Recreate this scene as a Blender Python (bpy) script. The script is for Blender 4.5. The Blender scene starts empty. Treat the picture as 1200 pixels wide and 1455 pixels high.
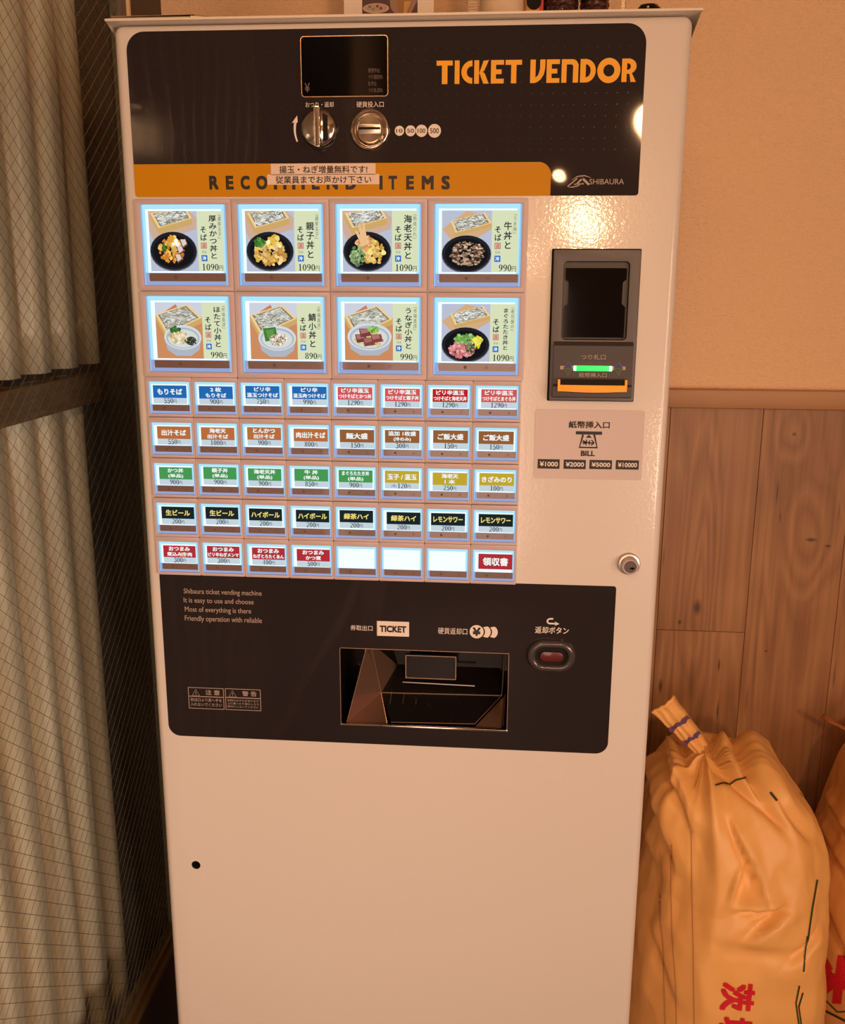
import bpy, bmesh, math, random
import numpy as np
from mathutils import Vector, Matrix, noise
from mathutils.geometry import tessellate_polygon
from mathutils.bvhtree import BVHTree
random.seed(7)
SC = bpy.context.scene
COL = SC.collection

# ------------------------------------------------------------------ camera, world, lights, exposure
F_PX = 1357.5
YAW, PITCH, ROLL = .0823, .2314, -.0044
CAM = np.array([.3894, -.992, 1.3511])
TOP = 1.60                                           # z of the top of the machine's door

def rot():
    cy, sy, cp, sp, cr, sr = math.cos(YAW), math.sin(YAW), math.cos(PITCH), math.sin(PITCH), math.cos(ROLL), math.sin(ROLL)
    Ry = np.array([[cy, sy, 0], [-sy, cy, 0], [0, 0, 1]])
    A = np.array([[1, 0, 0], [0, 0, -1], [0, 1, 0]])
    Rp = np.array([[1, 0, 0], [0, cp, -sp], [0, sp, cp]])
    Rr = np.array([[cr, sr, 0], [-sr, cr, 0], [0, 0, 1]])
    return Rr @ Rp @ A @ Ry
RM = rot()
cam_d = bpy.data.cameras.new('camera')
cam = bpy.data.objects.new('camera', cam_d)
COL.objects.link(cam)
SC.camera = cam
cam_d.sensor_fit = 'HORIZONTAL'
cam_d.sensor_width = 36
cam_d.lens = 36 * F_PX / 1200
cam_d.clip_start = .02
_right, _down, _fwd = RM[0], RM[1], RM[2]
m = Matrix(((_right[0], -_down[0], -_fwd[0], CAM[0]), (_right[1], -_down[1], -_fwd[1], CAM[1]),
            (_right[2], -_down[2], -_fwd[2], CAM[2]), (0, 0, 0, 1)))
cam.matrix_world = m

wd = bpy.data.worlds.new('world')
SC.world = wd
wd.use_nodes = True
wd.node_tree.nodes['Background'].inputs[0].default_value = (.03, .035, .05, 1)
wd.node_tree.nodes['Background'].inputs[1].default_value = .25

def area(name, loc, target, size, power, color, size_y=None):
    l = bpy.data.lights.new(name, 'AREA')
    l.energy = power; l.color = color; l.size = size
    if name == 'pendant_light': l.shape = 'DISK'
    elif size_y:
        l.shape = 'RECTANGLE'; l.size_y = size_y
    o = bpy.data.objects.new(name, l)
    COL.objects.link(o)
    o.location = loc
    o.rotation_euler = (Vector(target) - Vector(loc)).to_track_quat('-Z', 'Y').to_euler()
    return o
WARM = (1.0, .60, .33)
WARM = (1.0, .53, .25)
area('pendant_light', (.955, -2.9, 1.945), (.5, 0, .9), .16, 20, WARM, .16)
_l = area('sheet_fill_light', (1.3, -1.7, .95), (-.16, -.15, .75), .35, 2.9, (1.0, .68, .50), .35); _l.data.spread = math.radians(70)  # added fill aimed at the ribbed sheets, no lamp stands there
area('pendant_light', (.62, -2.95, 1.78), (.45, 0, 1.0), .06, 1.8, WARM, .06)
area('ceiling_light', (.0, -1.9, 2.36), (.4, 0, .8), .7, 11, WARM, .5)
area('side_fill_light', (2.3, -2.0, 1.3), (-.1, -.1, .9), .7, 20, (1.0, .66, .47), 1.0)  # unseen fill added to brighten the left glass, no window here
area('entrance_daylight', (.12, -3.12, .75), (.45, 0, .5), 1.0, 20, (1.0, .68, .54), 1.2)

SC.view_settings.view_transform = 'Standard'
SC.view_settings.look = 'None'
SC.view_settings.exposure = 0.0
SC.view_settings.gamma = 1.0
SC.view_settings.use_curve_mapping = False

# ------------------------------------------------------------------ helpers
def ray(px, py):
    return RM.T @ np.array([(px - 600) / F_PX, (py - 727.5) / F_PX, 1])
def pt(px, py, y=0.0):                               # a point of the plane at depth y (default: the door's front)
    v = ray(px, py); t = (y - CAM[1]) / v[1]; q = CAM + v * t
    return float(q[0]), float(q[2])
def box_px(x0, y0, x1, y1, y=0.0):                   # rectangle on that plane: x0, x1, z0, z1
    xm, ym = (x0 + x1) / 2, (y0 + y1) / 2
    return pt(x0, ym, y)[0], pt(x1, ym, y)[0], pt(xm, y1, y)[1], pt(xm, y0, y)[1]

def s2l(c):
    return tuple(((v / 255) / 12.92 if v <= 10 else (((v / 255) + .055) / 1.055) ** 2.4) for v in c)

WLOC = {}
def link(o, parent):
    COL.objects.link(o)
    if parent is not None:
        o.parent = parent
        o.matrix_parent_inverse = Matrix.Translation(-Vector(WLOC.get(parent.name, (0, 0, 0))))
    return o
def thing(name, label, cat, loc, group=None):
    o = bpy.data.objects.new(name, None)
    COL.objects.link(o)
    o.empty_display_size = .05
    o.location = loc
    WLOC[o.name] = tuple(loc)
    o['label'] = label; o['category'] = cat
    if group: o['group'] = group
    return o
def tag(o, label, cat, group=None):
    o['label'] = label; o['category'] = cat
    if group: o['group'] = group
    return o
def struct(o):
    o['kind'] = 'structure'
    return o

class MB:
    def __init__(s):
        s.v = []; s.f = []; s.c = []; s.m = []
    def face(s, pts, col=None, mi=0):
        b = len(s.v); s.v += [tuple(p) for p in pts]
        s.f.append(tuple(range(b, b + len(pts)))); s.c.append(col); s.m.append(mi)
    def mesh(s, vs, fs, col=None, mi=0):
        b = len(s.v); s.v += [tuple(p) for p in vs]
        for f in fs:
            s.f.append(tuple(b + i for i in f)); s.c.append(col); s.m.append(mi)
    def box(s, x0, x1, y0, y1, z0, z1, col=None, mi=0):
        vs = [(x, y, z) for x in (x0, x1) for y in (y0, y1) for z in (z0, z1)]
        s.mesh(vs, [(0, 1, 3, 2), (4, 6, 7, 5), (0, 4, 5, 1), (2, 3, 7, 6), (0, 2, 6, 4), (1, 5, 7, 3)], col, mi)
    def flat(s, loops, y, col=None, mi=0):           # filled polygon (with holes) facing -y; loops of (x, z)
        pts = [p for l in loops for p in l]
        tris = tessellate_polygon([[Vector((p[0], p[1], 0)) for p in l] for l in loops])
        fs = []
        for t in tris:
            a, b, c = (pts[i] for i in t)
            ar = (b[0] - a[0]) * (c[1] - a[1]) - (b[1] - a[1]) * (c[0] - a[0])
            if abs(ar) < 1e-14: continue
            fs.append(tuple(t) if ar > 0 else (t[0], t[2], t[1]))
        s.mesh([(p[0], y, p[1]) for p in pts], fs, col, mi)
    def slab(s, loops, y0, y1, col=None, mi=0):      # flat() with thickness: front at y0, back at y1
        s.flat(loops, y0, col, mi)
        for l in loops:
            n = len(l)
            for i in range(n):
                a, b = l[i], l[(i + 1) % n]
                s.face([(a[0], y0, a[1]), (a[0], y1, a[1]), (b[0], y1, b[1]), (b[0], y0, b[1])], col, mi)
    def lathe(s, cx, cz, prof, n=40, col=None, mi=0, axis='y', cy=0):   # prof: (radius, offset along axis)
        vs = []
        for r, h in prof:
            for i in range(n):
                a = 2 * math.pi * i / n
                vs.append((cx + r * math.cos(a), h, cz + r * math.sin(a)) if axis == 'y' else (cx + r * math.cos(a), cy + r * math.sin(a), cz + h))
        fs = []
        for k in range(len(prof) - 1):
            for i in range(n):
                j = (i + 1) % n
                q = (k * n + i, k * n + j, (k + 1) * n + j, (k + 1) * n + i)
                fs.append(q if axis != 'y' else q[::-1])
        s.mesh(vs, fs, col, mi)
    def build(s, name, mats, parent=None, smooth=False, bevel=0, seg=2, angle=35):
        me = bpy.data.meshes.new(name)
        me.from_pydata(s.v, [], s.f)
        mats = mats if isinstance(mats, (list, tuple)) else [mats]
        for q in mats: me.materials.append(q)
        me.polygons.foreach_set('material_index', s.m)
        if any(c is not None for c in s.c):
            ca = me.color_attributes.new('Col', 'FLOAT_COLOR', 'CORNER')
            data = []
            for f, c in zip(s.f, s.c):
                c = c or (1, 1, 1)
                data += [c[0], c[1], c[2], 1.0] * len(f)
            ca.data.foreach_set('color', data)
        if bevel:
            bm = bmesh.new(); bm.from_mesh(me)
            bmesh.ops.remove_doubles(bm, verts=bm.verts, dist=1e-6)
            es = [e for e in bm.edges if len(e.link_faces) == 2 and e.calc_face_angle(0) > math.radians(angle)]
            bmesh.ops.bevel(bm, geom=es, offset=bevel, segments=seg, profile=.5, affect='EDGES', clamp_overlap=True)
            bm.to_mesh(me); bm.free()
            smooth = True
        if smooth:
            me.polygons.foreach_set('use_smooth', [True] * len(me.polygons))
            try: me.set_sharp_from_angle(angle=math.radians(angle))
            except Exception: pass
        o = bpy.data.objects.new(name, me)
        return link(o, parent)

def rrect(x0, x1, z0, z1, r, n=8):                   # r: one radius or (bl, br, tr, tl)
    r = (r,) * 4 if not isinstance(r, tuple) else r
    out = []
    for (cx, cz, a0), q in zip(((x0, z0, 180), (x1, z0, 270), (x1, z1, 0), (x0, z1, 90)), r):
        ox = cx + q if cx == x0 else cx - q
        oz = cz + q if cz == z0 else cz - q
        if q <= 0: out.append((cx, cz)); continue
        for i in range(n + 1):
            a = math.radians(a0 + 90 * i / n)
            out.append((ox + q * math.cos(a), oz + q * math.sin(a)))
    return out
def circle(cx, cz, r, n=32, rz=None, a0=0):
    rz = rz or r
    return [(cx + r * math.cos(2 * math.pi * i / n + a0), cz + rz * math.sin(2 * math.pi * i / n + a0)) for i in range(n)]

# ---- lettering: the built-in font, turned into flat geometry
_tc = {}
def glyphs(body, bold=0.0):
    k = (body, bold)
    if k in _tc: return _tc[k]
    c = bpy.data.curves.new('t', 'FONT'); c.body = body; c.size = 1; c.resolution_u = 3
    o = bpy.data.objects.new('t', c); COL.objects.link(o)
    dg = bpy.context.evaluated_depsgraph_get()
    me = bpy.data.meshes.new_from_object(o.evaluated_get(dg))
    vs = [(v.co.x, v.co.y) for v in me.vertices]
    fs = [tuple(p.vertices) for p in me.polygons]
    bpy.data.objects.remove(o); bpy.data.curves.remove(c); bpy.data.meshes.remove(me)
    if bold:                                         # heavier strokes: the same outline struck four times
        n = len(vs); v4 = []; f4 = []
        for j, (dx, dz) in enumerate(((-bold, -bold), (bold, -bold), (-bold, bold), (bold, bold))):
            v4 += [(a + dx, c2 + dz, .00003 * j) for a, c2 in vs]; f4 += [tuple(i + j * n for i in f) for f in fs]
        vs, fs = v4, f4
    _tc[k] = (vs, fs)
    return vs, fs
def put(mb, vs, fs, box, y, col=None, mi=0, keep=False, full=None):
    x0, x1, z0, z1 = box
    if full: ax, bx, az, bz = full
    else:
        ax, bx = min(v[0] for v in vs), max(v[0] for v in vs); az, bz = min(v[1] for v in vs), max(v[1] for v in vs)
    sx, sz = (x1 - x0) / max(bx - ax, 1e-6), (z1 - z0) / max(bz - az, 1e-6)
    if keep:
        s = min(sx, sz); ox = (x0 + x1) / 2 - s * (ax + bx) / 2; oz = (z0 + z1) / 2 - s * (az + bz) / 2; sx = sz = s
    else: ox = x0 - sx * ax; oz = z0 - sz * az
    mb.mesh([(ox + sx * v[0], y - (v[2] if len(v) > 2 else 0), oz + sz * v[1]) for v in vs], fs, col, mi)
def text(mb, body, box, y, col=None, mi=0, bold=0.0, keep=False):
    vs, fs = glyphs(body, bold)
    if vs: put(mb, vs, fs, box, y, col, mi, keep)
def vtext(mb, body, cx, z1, size, y, col=None, mi=0, bold=0.0, wide=1.0, step=1.0):    # vertical writing, character by character
    for k, ch in enumerate(body):
        zc = z1 - (k + .5) * size * step
        if ch in '「」':
            s = 1 if ch == '「' else -1
            zz = zc - s * size * .25
            t = size * .07
            mb.flat([[(cx - size * .3, zz - t), (cx + size * .3, zz - t), (cx + size * .3, zz), (cx - size * .3, zz)]], y, col, mi)
            xx = cx + s * size * .3
            mb.flat([[(xx - t, zz - (size * .3 if s > 0 else 0)), (xx, zz - (size * .3 if s > 0 else 0)), (xx, zz + (0 if s > 0 else size * .3)), (xx - t, zz + (0 if s > 0 else size * .3))]], y, col, mi)
            continue
        vs, fs = glyphs(ch, bold)
        h = size * .46
        put(mb, vs, fs, (cx - h * wide, cx + h * wide, zc - h, zc + h), y, col, mi, False, full=(.0, 1.0, -.12, .88) if ch not in 'ー' else (.0, 1., -.12, .88))

def ribbon(pts, w, closed=False):                    # 2D polyline with width -> verts, faces ; w number or list
    n = len(pts); vs = []; fs = []
    for i in range(n):
        a = pts[i - 1] if (i or closed) else pts[i]; b = pts[(i + 1) % n] if (i < n - 1 or closed) else pts[i]
        dx, dz = b[0] - a[0], b[1] - a[1]; L = math.hypot(dx, dz) or 1
        ww = (w[i] if isinstance(w, (list, tuple)) else w) / 2
        vs += [(pts[i][0] - dz / L * ww, pts[i][1] + dx / L * ww), (pts[i][0] + dz / L * ww, pts[i][1] - dx / L * ww)]
    for i in range(n if closed else n - 1):
        j = (i + 1) % n
        fs.append((2 * i, 2 * i + 1, 2 * j + 1, 2 * j))
    return vs, fs
def arc(cx, cz, rx, rz, a0, a1, n=14):
    return [(cx + rx * math.cos(math.radians(a0 + (a1 - a0) * i / n)), cz + rz * math.sin(math.radians(a0 + (a1 - a0) * i / n))) for i in range(n + 1)]

# ---- high-contrast serif numerals for the prices, cell 0..0.6 x 0..1
def _merge(parts):
    V = []; Fc = []
    for v, f in parts:
        b = len(V); V += v; Fc += [tuple(b + i for i in q) for q in f]
    return V, Fc
def _ring(cx, cz, rx, rz, t, s):
    n = 24; V = [(cx + rx * math.cos(2 * math.pi * i / n), cz + rz * math.sin(2 * math.pi * i / n)) for i in range(n)] + \
        [(cx + (rx - t) * math.cos(2 * math.pi * i / n), cz + (rz - s) * math.sin(2 * math.pi * i / n)) for i in range(n)]
    return V, [(i, (i + 1) % n, n + (i + 1) % n, n + i) for i in range(n)]
def _q(*p): return list(p), [tuple(range(len(p)))]
DIG = {
 '0': _merge([_ring(.3, .5, .27, .5, .16, .07)]),
 '1': _merge([_q((.22, 0), (.38, 0), (.38, 1), (.22, 1)), _q((.1, 0), (.5, 0), (.5, .06), (.1, .06)), _q((.1, .82), (.24, .86), (.24, 1), (.2, .92))]),
 '2': _merge([ribbon(arc(.28, .72, .2, .24, 170, -20) + [(.36, .42), (.1, .06)], [.08] * 4 + [.06] * 4 + [.11] * 9), _q((.06, 0), (.54, 0), (.54, .18), (.5, .1), (.06, .1))]),
 '3': _merge([ribbon(arc(.28, .75, .19, .22, 160, -80), .12), ribbon(arc(.27, .27, .23, .24, 85, -160), .14)]),
 '4': _merge([_q((.34, 0), (.45, 0), (.45, 1), (.34, 1)), _q((.04, .25), (.56, .25), (.56, .31), (.04, .31)), _q((.04, .25), (.1, .28), (.4, .95), (.38, 1))]),
 '5': _merge([_q((.12, .88), (.5, .88), (.52, 1), (.12, 1)), _q((.12, .52), (.17, .5), (.17, 1), (.12, 1)), ribbon(arc(.27, .3, .23, .28, 130, -150), .14)]),
 '6': _merge([_ring(.3, .3, .26, .3, .15, .07), ribbon([(.5, .97), (.3, .88), (.16, .7), (.1, .45), (.1, .3)], [.06, .10, .13, .15, .15])]),
 '7': _merge([_q((.08, .88), (.54, .88), (.54, 1), (.08, 1)), _q((.2, 0), (.34, 0), (.54, .9), (.48, .9))]),
 '8': _merge([_ring(.3, .27, .26, .27, .14, .07), _ring(.3, .76, .23, .24, .13, .07)]),
 '9': _merge([_ring(.3, .7, .26, .3, .15, .07), ribbon([(.1, .03), (.3, .12), (.44, .3), (.5, .55), (.5, .7)], [.06, .10, .13, .15, .15])]),
}
def price(mb, s, box, y, col, yen=True):
    x0, x1, z0, z1 = box
    n = len(s) * .62 + (.62 if yen else 0)
    u = (x1 - x0) / n
    x = x0
    for ch in s:
        v, f = DIG[ch]; put(mb, v, f, (x, x + .6 * u, z0, z1), y, col, full=(0, .6, 0, 1)); x += .62 * u
    if yen:
        v, f = glyphs('円', .0); put(mb, v, f, (x, x + .62 * u, z0, z0 + (z1 - z0) * .82), y, col, full=(.05, .95, -.08, .85))

# ------------------------------------------------------------------ materials
def nodes(m):
    m.use_nodes = True
    return m.node_tree, m.node_tree.nodes['Principled BSDF']
def mat(name, rgb, rough=.5, metal=0, spec=.5, coat=0, emit=None, estr=1.0, trans=0, ior=1.45, bump=0, bscale=200, bdetail=3, lin=False, coatr=.05, vary=0, vscale=4, stretch=None):
    m = bpy.data.materials.new(name)
    nt, b = nodes(m)
    c = rgb if lin else s2l(rgb)
    b.inputs['Base Color'].default_value = (*c, 1)
    b.inputs['Roughness'].default_value = rough
    b.inputs['Metallic'].default_value = metal
    b.inputs['Specular IOR Level'].default_value = spec
    b.inputs['Coat Weight'].default_value = coat
    b.inputs['Coat Roughness'].default_value = coatr
    b.inputs['Transmission Weight'].default_value = trans
    b.inputs['IOR'].default_value = ior
    if emit:
        b.inputs['Emission Color'].default_value = (*(emit if lin else s2l(emit)), 1)
        b.inputs['Emission Strength'].default_value = estr
    tc = None
    if bump or vary:
        tc = nt.nodes.new('ShaderNodeTexCoord'); mp = nt.nodes.new('ShaderNodeMapping')
        nt.links.new(tc.outputs['Object'], mp.inputs[0])
        if stretch: mp.inputs['Scale'].default_value = stretch
    if bump:
        n = nt.nodes.new('ShaderNodeTexNoise'); n.inputs['Scale'].default_value = bscale; n.inputs['Detail'].default_value = bdetail
        bp = nt.nodes.new('ShaderNodeBump'); bp.inputs['Strength'].default_value = 1; bp.inputs['Distance'].default_value = bump
        nt.links.new(mp.outputs[0], n.inputs['Vector'])
        nt.links.new(n.outputs['Fac'], bp.inputs['Height']); nt.links.new(bp.outputs[0], b.inputs['Normal'])
        if coat: nt.links.new(bp.outputs[0], b.inputs['Coat Normal'])
    if vary:
        n = nt.nodes.new('ShaderNodeTexNoise'); n.inputs['Scale'].default_value = vscale; n.inputs['Detail'].default_value = 4
        mr = nt.nodes.new('ShaderNodeMapRange'); mr.inputs[1].default_value = .3; mr.inputs[2].default_value = .7
        mr.inputs[3].default_value = 1 - vary; mr.inputs[4].default_value = 1 + vary
        mx = nt.nodes.new('ShaderNodeMix'); mx.data_type = 'RGBA'; mx.blend_type = 'MULTIPLY'; mx.inputs[0].default_value = 1
        mx.inputs[6].default_value = (*c, 1)
        nt.links.new(mp.outputs[0], n.inputs['Vector']); nt.links.new(n.outputs['Fac'], mr.inputs[0])
        nt.links.new(mr.outputs[0], mx.inputs[7]); nt.links.new(mx.outputs[2], b.inputs['Base Color'])
    return m

M = {}
M['paint'] = mat('white_enamel', (216, 210, 204), .32, coat=.5, bump=.00012, bscale=260, bdetail=2, coatr=.08)
M['cover'] = mat('cover_sheet', (232, 220, 206), .35, bump=.00005)
M['film'] = mat('black_film', (36, 29, 31), .55, spec=.12, coat=.42, bump=.0016, bscale=6, bdetail=1, coatr=.03)
M['film_dot'] = mat('dot_print', (52, 48, 50), .3)
M['orange'] = mat('orange_film', (200, 138, 0), .45, spec=.2)
M['orange_ink'] = mat('orange_ink', (240, 170, 0), .45)
M['black_ink'] = mat('black_ink', (34, 28, 27), .5)
M['cream_ink'] = mat('white_ink', (232, 222, 214), .5)
M['tan_ink'] = mat('pale_ink', (178, 158, 146), .5)
M['dim_ink'] = mat('dim_ink', (112, 92, 90), .5)
M['bezel'] = mat('bezel_plastic', (196, 180, 186), .36)
M['strip'] = mat('smoked_strip', (118, 96, 88), .25, coat=.4)
M['strip_ink'] = mat('strip_ink', (86, 74, 72), .5)
M['grey'] = mat('bill_grey_plastic', (92, 86, 86), .42, bump=.00003, bscale=900)
M['grey_dark'] = mat('bill_dark_plastic', (62, 57, 57), .45)
M['blackgloss'] = mat('black_window', (6, 5, 8), .06, coat=.5)
M['hole'] = mat('dark_hole', (6, 5, 6), .8)
M['chrome'] = mat('chrome', (215, 205, 195), .14, metal=1, bump=.00004, bscale=60)
M['satin'] = mat('satin_steel', (190, 180, 172), .3, metal=1)
M['plate'] = mat('grey_plate', (205, 192, 190), .35)
M['note'] = mat('tape_label', (226, 205, 190), .45)
M['tray'] = mat('smoked_metal', (176, 140, 120), .24, metal=.8, bump=.0002, bscale=25)
M['tray_dark'] = mat('smoked_plastic', (28, 24, 24), .12, coat=.6)
M['rim'] = mat('rim_metal', (190, 160, 135), .25, metal=.8)
M['ovalring'] = mat('button_ring', (66, 60, 62), .22, coat=.5)
M['redbutton'] = mat('dark_red_button', (92, 32, 28), .3, coat=.4)
M['amber'] = mat('amber_guide', (255, 150, 10), .3, emit=(255, 135, 8), estr=.35)
M['green'] = mat('green_lamp', (40, 255, 120), .4, emit=(20, 250, 90), estr=1.1)
M['greenw'] = mat('green_lamp_end', (180, 255, 210), .4, emit=(170, 255, 215), estr=1.1)
M['blue_ink'] = mat('blue_ink', (45, 60, 130), .5)
M['green_ink'] = mat('green_ink', (52, 84, 50), .5)

def print_mat(name, k):
    m = bpy.data.materials.new(name); m.use_nodes = True; nt = m.node_tree; nt.nodes.clear()
    a = nt.nodes.new('ShaderNodeVertexColor'); a.layer_name = 'Col'
    e = nt.nodes.new('ShaderNodeEmission'); e.inputs[1].default_value = k
    o = nt.nodes.new('ShaderNodeOutputMaterial')
    nt.links.new(a.outputs[0], e.inputs[0]); nt.links.new(e.outputs[0], o.inputs[0])
    return m
M['backlit'] = print_mat('backlit_print', 1.0)
def color_mat(name, rough):                           # printed paper lit by the room, colour stored per face
    m = bpy.data.materials.new(name); nt, b = nodes(m)
    a = nt.nodes.new('ShaderNodeVertexColor'); a.layer_name = 'Col'
    nt.links.new(a.outputs[0], b.inputs['Base Color']); b.inputs['Roughness'].default_value = rough
    return m
M['printed'] = color_mat('printed_card', .5)

def wallpaper():
    m = bpy.data.materials.new('wallpaper'); nt, b = nodes(m)
    b.inputs['Base Color'].default_value = (.90, .63, .39, 1); b.inputs['Roughness'].default_value = .75
    tc = nt.nodes.new('ShaderNodeTexCoord'); mp = nt.nodes.new('ShaderNodeMapping'); mp.inputs['Scale'].default_value = (1, 1, 2.2)
    n = nt.nodes.new('ShaderNodeTexNoise'); n.inputs['Scale'].default_value = 190; n.inputs['Detail'].default_value = 3
    w = nt.nodes.new('ShaderNodeTexVoronoi'); w.inputs['Scale'].default_value = 260
    ad = nt.nodes.new('ShaderNodeMath'); bp = nt.nodes.new('ShaderNodeBump'); bp.inputs['Distance'].default_value = .0011
    nt.links.new(tc.outputs['Object'], mp.inputs[0]); nt.links.new(mp.outputs[0], n.inputs['Vector']); nt.links.new(mp.outputs[0], w.inputs['Vector'])
    nt.links.new(n.outputs['Fac'], ad.inputs[0]); nt.links.new(w.outputs['Distance'], ad.inputs[1])
    nt.links.new(ad.outputs[0], bp.inputs['Height']); nt.links.new(bp.outputs[0], b.inputs['Normal'])
    return m
M['wallpaper'] = wallpaper()
def wood(name, a, b_, scale=1.0, knot=True, rough=.42, axis='z', contrast=1.0):
    m = bpy.data.materials.new(name); nt, b = nodes(m)
    L = nt.links.new; N = nt.nodes.new
    tc = N('ShaderNodeTexCoord'); oi = N('ShaderNodeObjectInfo')
    off = N('ShaderNodeVectorMath'); off.operation = 'SCALE'; off.inputs[0].default_value = (7.1, 3.3, 9.7); L(oi.outputs['Random'], off.inputs['Scale'])
    ad = N('ShaderNodeVectorMath'); ad.operation = 'ADD'; L(tc.outputs['Object'], ad.inputs[0]); L(off.outputs[0], ad.inputs[1])
    mp = N('ShaderNodeMapping'); mp.inputs['Scale'].default_value = (9 * scale, 9 * scale, 1.3 * scale) if axis == 'z' else (1.3 * scale, 9 * scale, 9 * scale)
    L(ad.outputs[0], mp.inputs[0])
    n1 = N('ShaderNodeTexNoise'); n1.inputs['Scale'].default_value = 1.2; n1.inputs['Detail'].default_value = 2; n1.inputs['Distortion'].default_value = .6
    L(mp.outputs[0], n1.inputs['Vector'])
    mul = N('ShaderNodeMath'); mul.operation = 'MULTIPLY'; mul.inputs[1].default_value = 15; L(n1.outputs['Fac'], mul.inputs[0])
    def near(cx, cz, rx, rz, lo, hi, inner=0.0):       # a value that falls from lo at a knot to hi outside it
        sb = N('ShaderNodeVectorMath'); sb.operation = 'SUBTRACT'; sb.inputs[1].default_value = (cx, 0, cz); L(tc.outputs['Object'], sb.inputs[0])
        ml = N('ShaderNodeVectorMath'); ml.operation = 'MULTIPLY'; ml.inputs[1].default_value = (1 / rx, 0, 1 / rz); L(sb.outputs[0], ml.inputs[0])
        ln = N('ShaderNodeVectorMath'); ln.operation = 'LENGTH'; L(ml.outputs[0], ln.inputs[0])
        r_ = N('ShaderNodeMapRange'); r_.inputs[1].default_value = inner; r_.inputs[2].default_value = 1; r_.inputs[3].default_value = lo; r_.inputs[4].default_value = hi; L(ln.outputs['Value'], r_.inputs[0])
        return r_.outputs[0]
    if knot:
        for kp, rx, rz, am in (((990, 850), .036, .30, 7.0), ((1152, 768), .05, .10, 4.0), ((1128, 617), .03, .05, 3.0), ((1250, 900), .04, .3, 6)):
            q = pt(*kp, .43); a_ = N('ShaderNodeMath'); a_.operation = 'ADD'; L(mul.outputs[0], a_.inputs[0]); L(near(q[0], q[1], rx, rz, am, 0), a_.inputs[1]); mul = a_
    fr = N('ShaderNodeMath'); fr.operation = 'PINGPONG'; fr.inputs[1].default_value = 1; L(mul.outputs[0], fr.inputs[0])
    mp2 = N('ShaderNodeMapping'); mp2.inputs['Scale'].default_value = (160, 160, 3) if axis == 'z' else (3, 160, 160); L(ad.outputs[0], mp2.inputs[0])
    n2 = N('ShaderNodeTexNoise'); n2.inputs['Scale'].default_value = 1; n2.inputs['Detail'].default_value = 4; L(mp2.outputs[0], n2.inputs['Vector'])
    n3 = N('ShaderNodeTexNoise'); n3.inputs['Scale'].default_value = 5; n3.inputs['Detail'].default_value = 2; L(ad.outputs[0], n3.inputs['Vector'])
    s1 = N('ShaderNodeMath'); s1.operation = 'MULTIPLY'; s1.inputs[1].default_value = .25 * contrast; L(fr.outputs[0], s1.inputs[0])
    s2 = N('ShaderNodeMath'); s2.operation = 'MULTIPLY_ADD'; s2.inputs[1].default_value = .55 * contrast; L(n2.outputs['Fac'], s2.inputs[0]); L(s1.outputs[0], s2.inputs[2])
    s3 = N('ShaderNodeMath'); s3.operation = 'MULTIPLY_ADD'; s3.inputs[1].default_value = .7; L(n3.outputs['Fac'], s3.inputs[0]); L(s2.outputs[0], s3.inputs[2])
    mr = N('ShaderNodeMapRange'); mr.inputs[1].default_value = .35; mr.inputs[2].default_value = 1.15; L(s3.outputs[0], mr.inputs[0])
    mx = N('ShaderNodeMix'); mx.data_type = 'RGBA'; mx.inputs[6].default_value = (*a, 1); mx.inputs[7].default_value = (*b_, 1); L(mr.outputs[0], mx.inputs[0])
    out = mx.outputs[2]
    if knot:                                          # knots and short dark cracks
        mk = N('ShaderNodeMapping'); mk.inputs['Scale'].default_value = (6.5, 6.5, 3.2); L(ad.outputs[0], mk.inputs[0])
        v = N('ShaderNodeTexVoronoi'); v.inputs['Scale'].default_value = 1; L(mk.outputs[0], v.inputs['Vector'])
        r = N('ShaderNodeMapRange'); r.inputs[1].default_value = .06; r.inputs[2].default_value = .16; r.inputs[3].default_value = .0; r.inputs[4].default_value = 0; L(v.outputs['Distance'], r.inputs[0])
        m2 = N('ShaderNodeMix'); m2.data_type = 'RGBA'; m2.inputs[7].default_value = (.07, .03, .012, 1); L(r.outputs[0], m2.inputs[0]); L(out, m2.inputs[6])
        mc = N('ShaderNodeMapping'); mc.inputs['Scale'].default_value = (70, 70, 5); L(ad.outputs[0], mc.inputs[0])
        nc = N('ShaderNodeTexNoise'); nc.inputs['Scale'].default_value = 1; nc.inputs['Detail'].default_value = 1; L(mc.outputs[0], nc.inputs['Vector'])
        rc = N('ShaderNodeMapRange'); rc.inputs[1].default_value = .73; rc.inputs[2].default_value = .77; L(nc.outputs['Fac'], rc.inputs[0])
        m3 = N('ShaderNodeMix'); m3.data_type = 'RGBA'; m3.inputs[7].default_value = (.09, .035, .012, 1); L(rc.outputs[0], m3.inputs[0]); L(m2.outputs[2], m3.inputs[6])
        out = m3.outputs[2]
        for kp, rx, rz in (((990, 863), .0085, .016), ((965, 884), .004, .005), ((1128, 617), .004, .003), ((1152, 767), .011, .004), ((1176, 776), .006, .003), ((1021, 945), .0024, .014), ((1019, 1010), .0018, .020), ((938, 975), .004, .016),
                           ((1104, 700), .0016, .022), ((1108, 735), .0012, .012), ((1088, 925), .003, .003), ((982, 955), .004, .05), ((1060, 995), .003, .03)):
            q = pt(*kp, .43); m4 = N('ShaderNodeMix'); m4.data_type = 'RGBA'; m4.inputs[7].default_value = (.065, .026, .010, 1)
            L(near(q[0], q[1], rx, rz, .85 if rx < .003 or rz < .02 else .35, 0, .25), m4.inputs[0]); L(out, m4.inputs[6]); out = m4.outputs[2]
    L(out, b.inputs['Base Color']); b.inputs['Roughness'].default_value = rough
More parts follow.
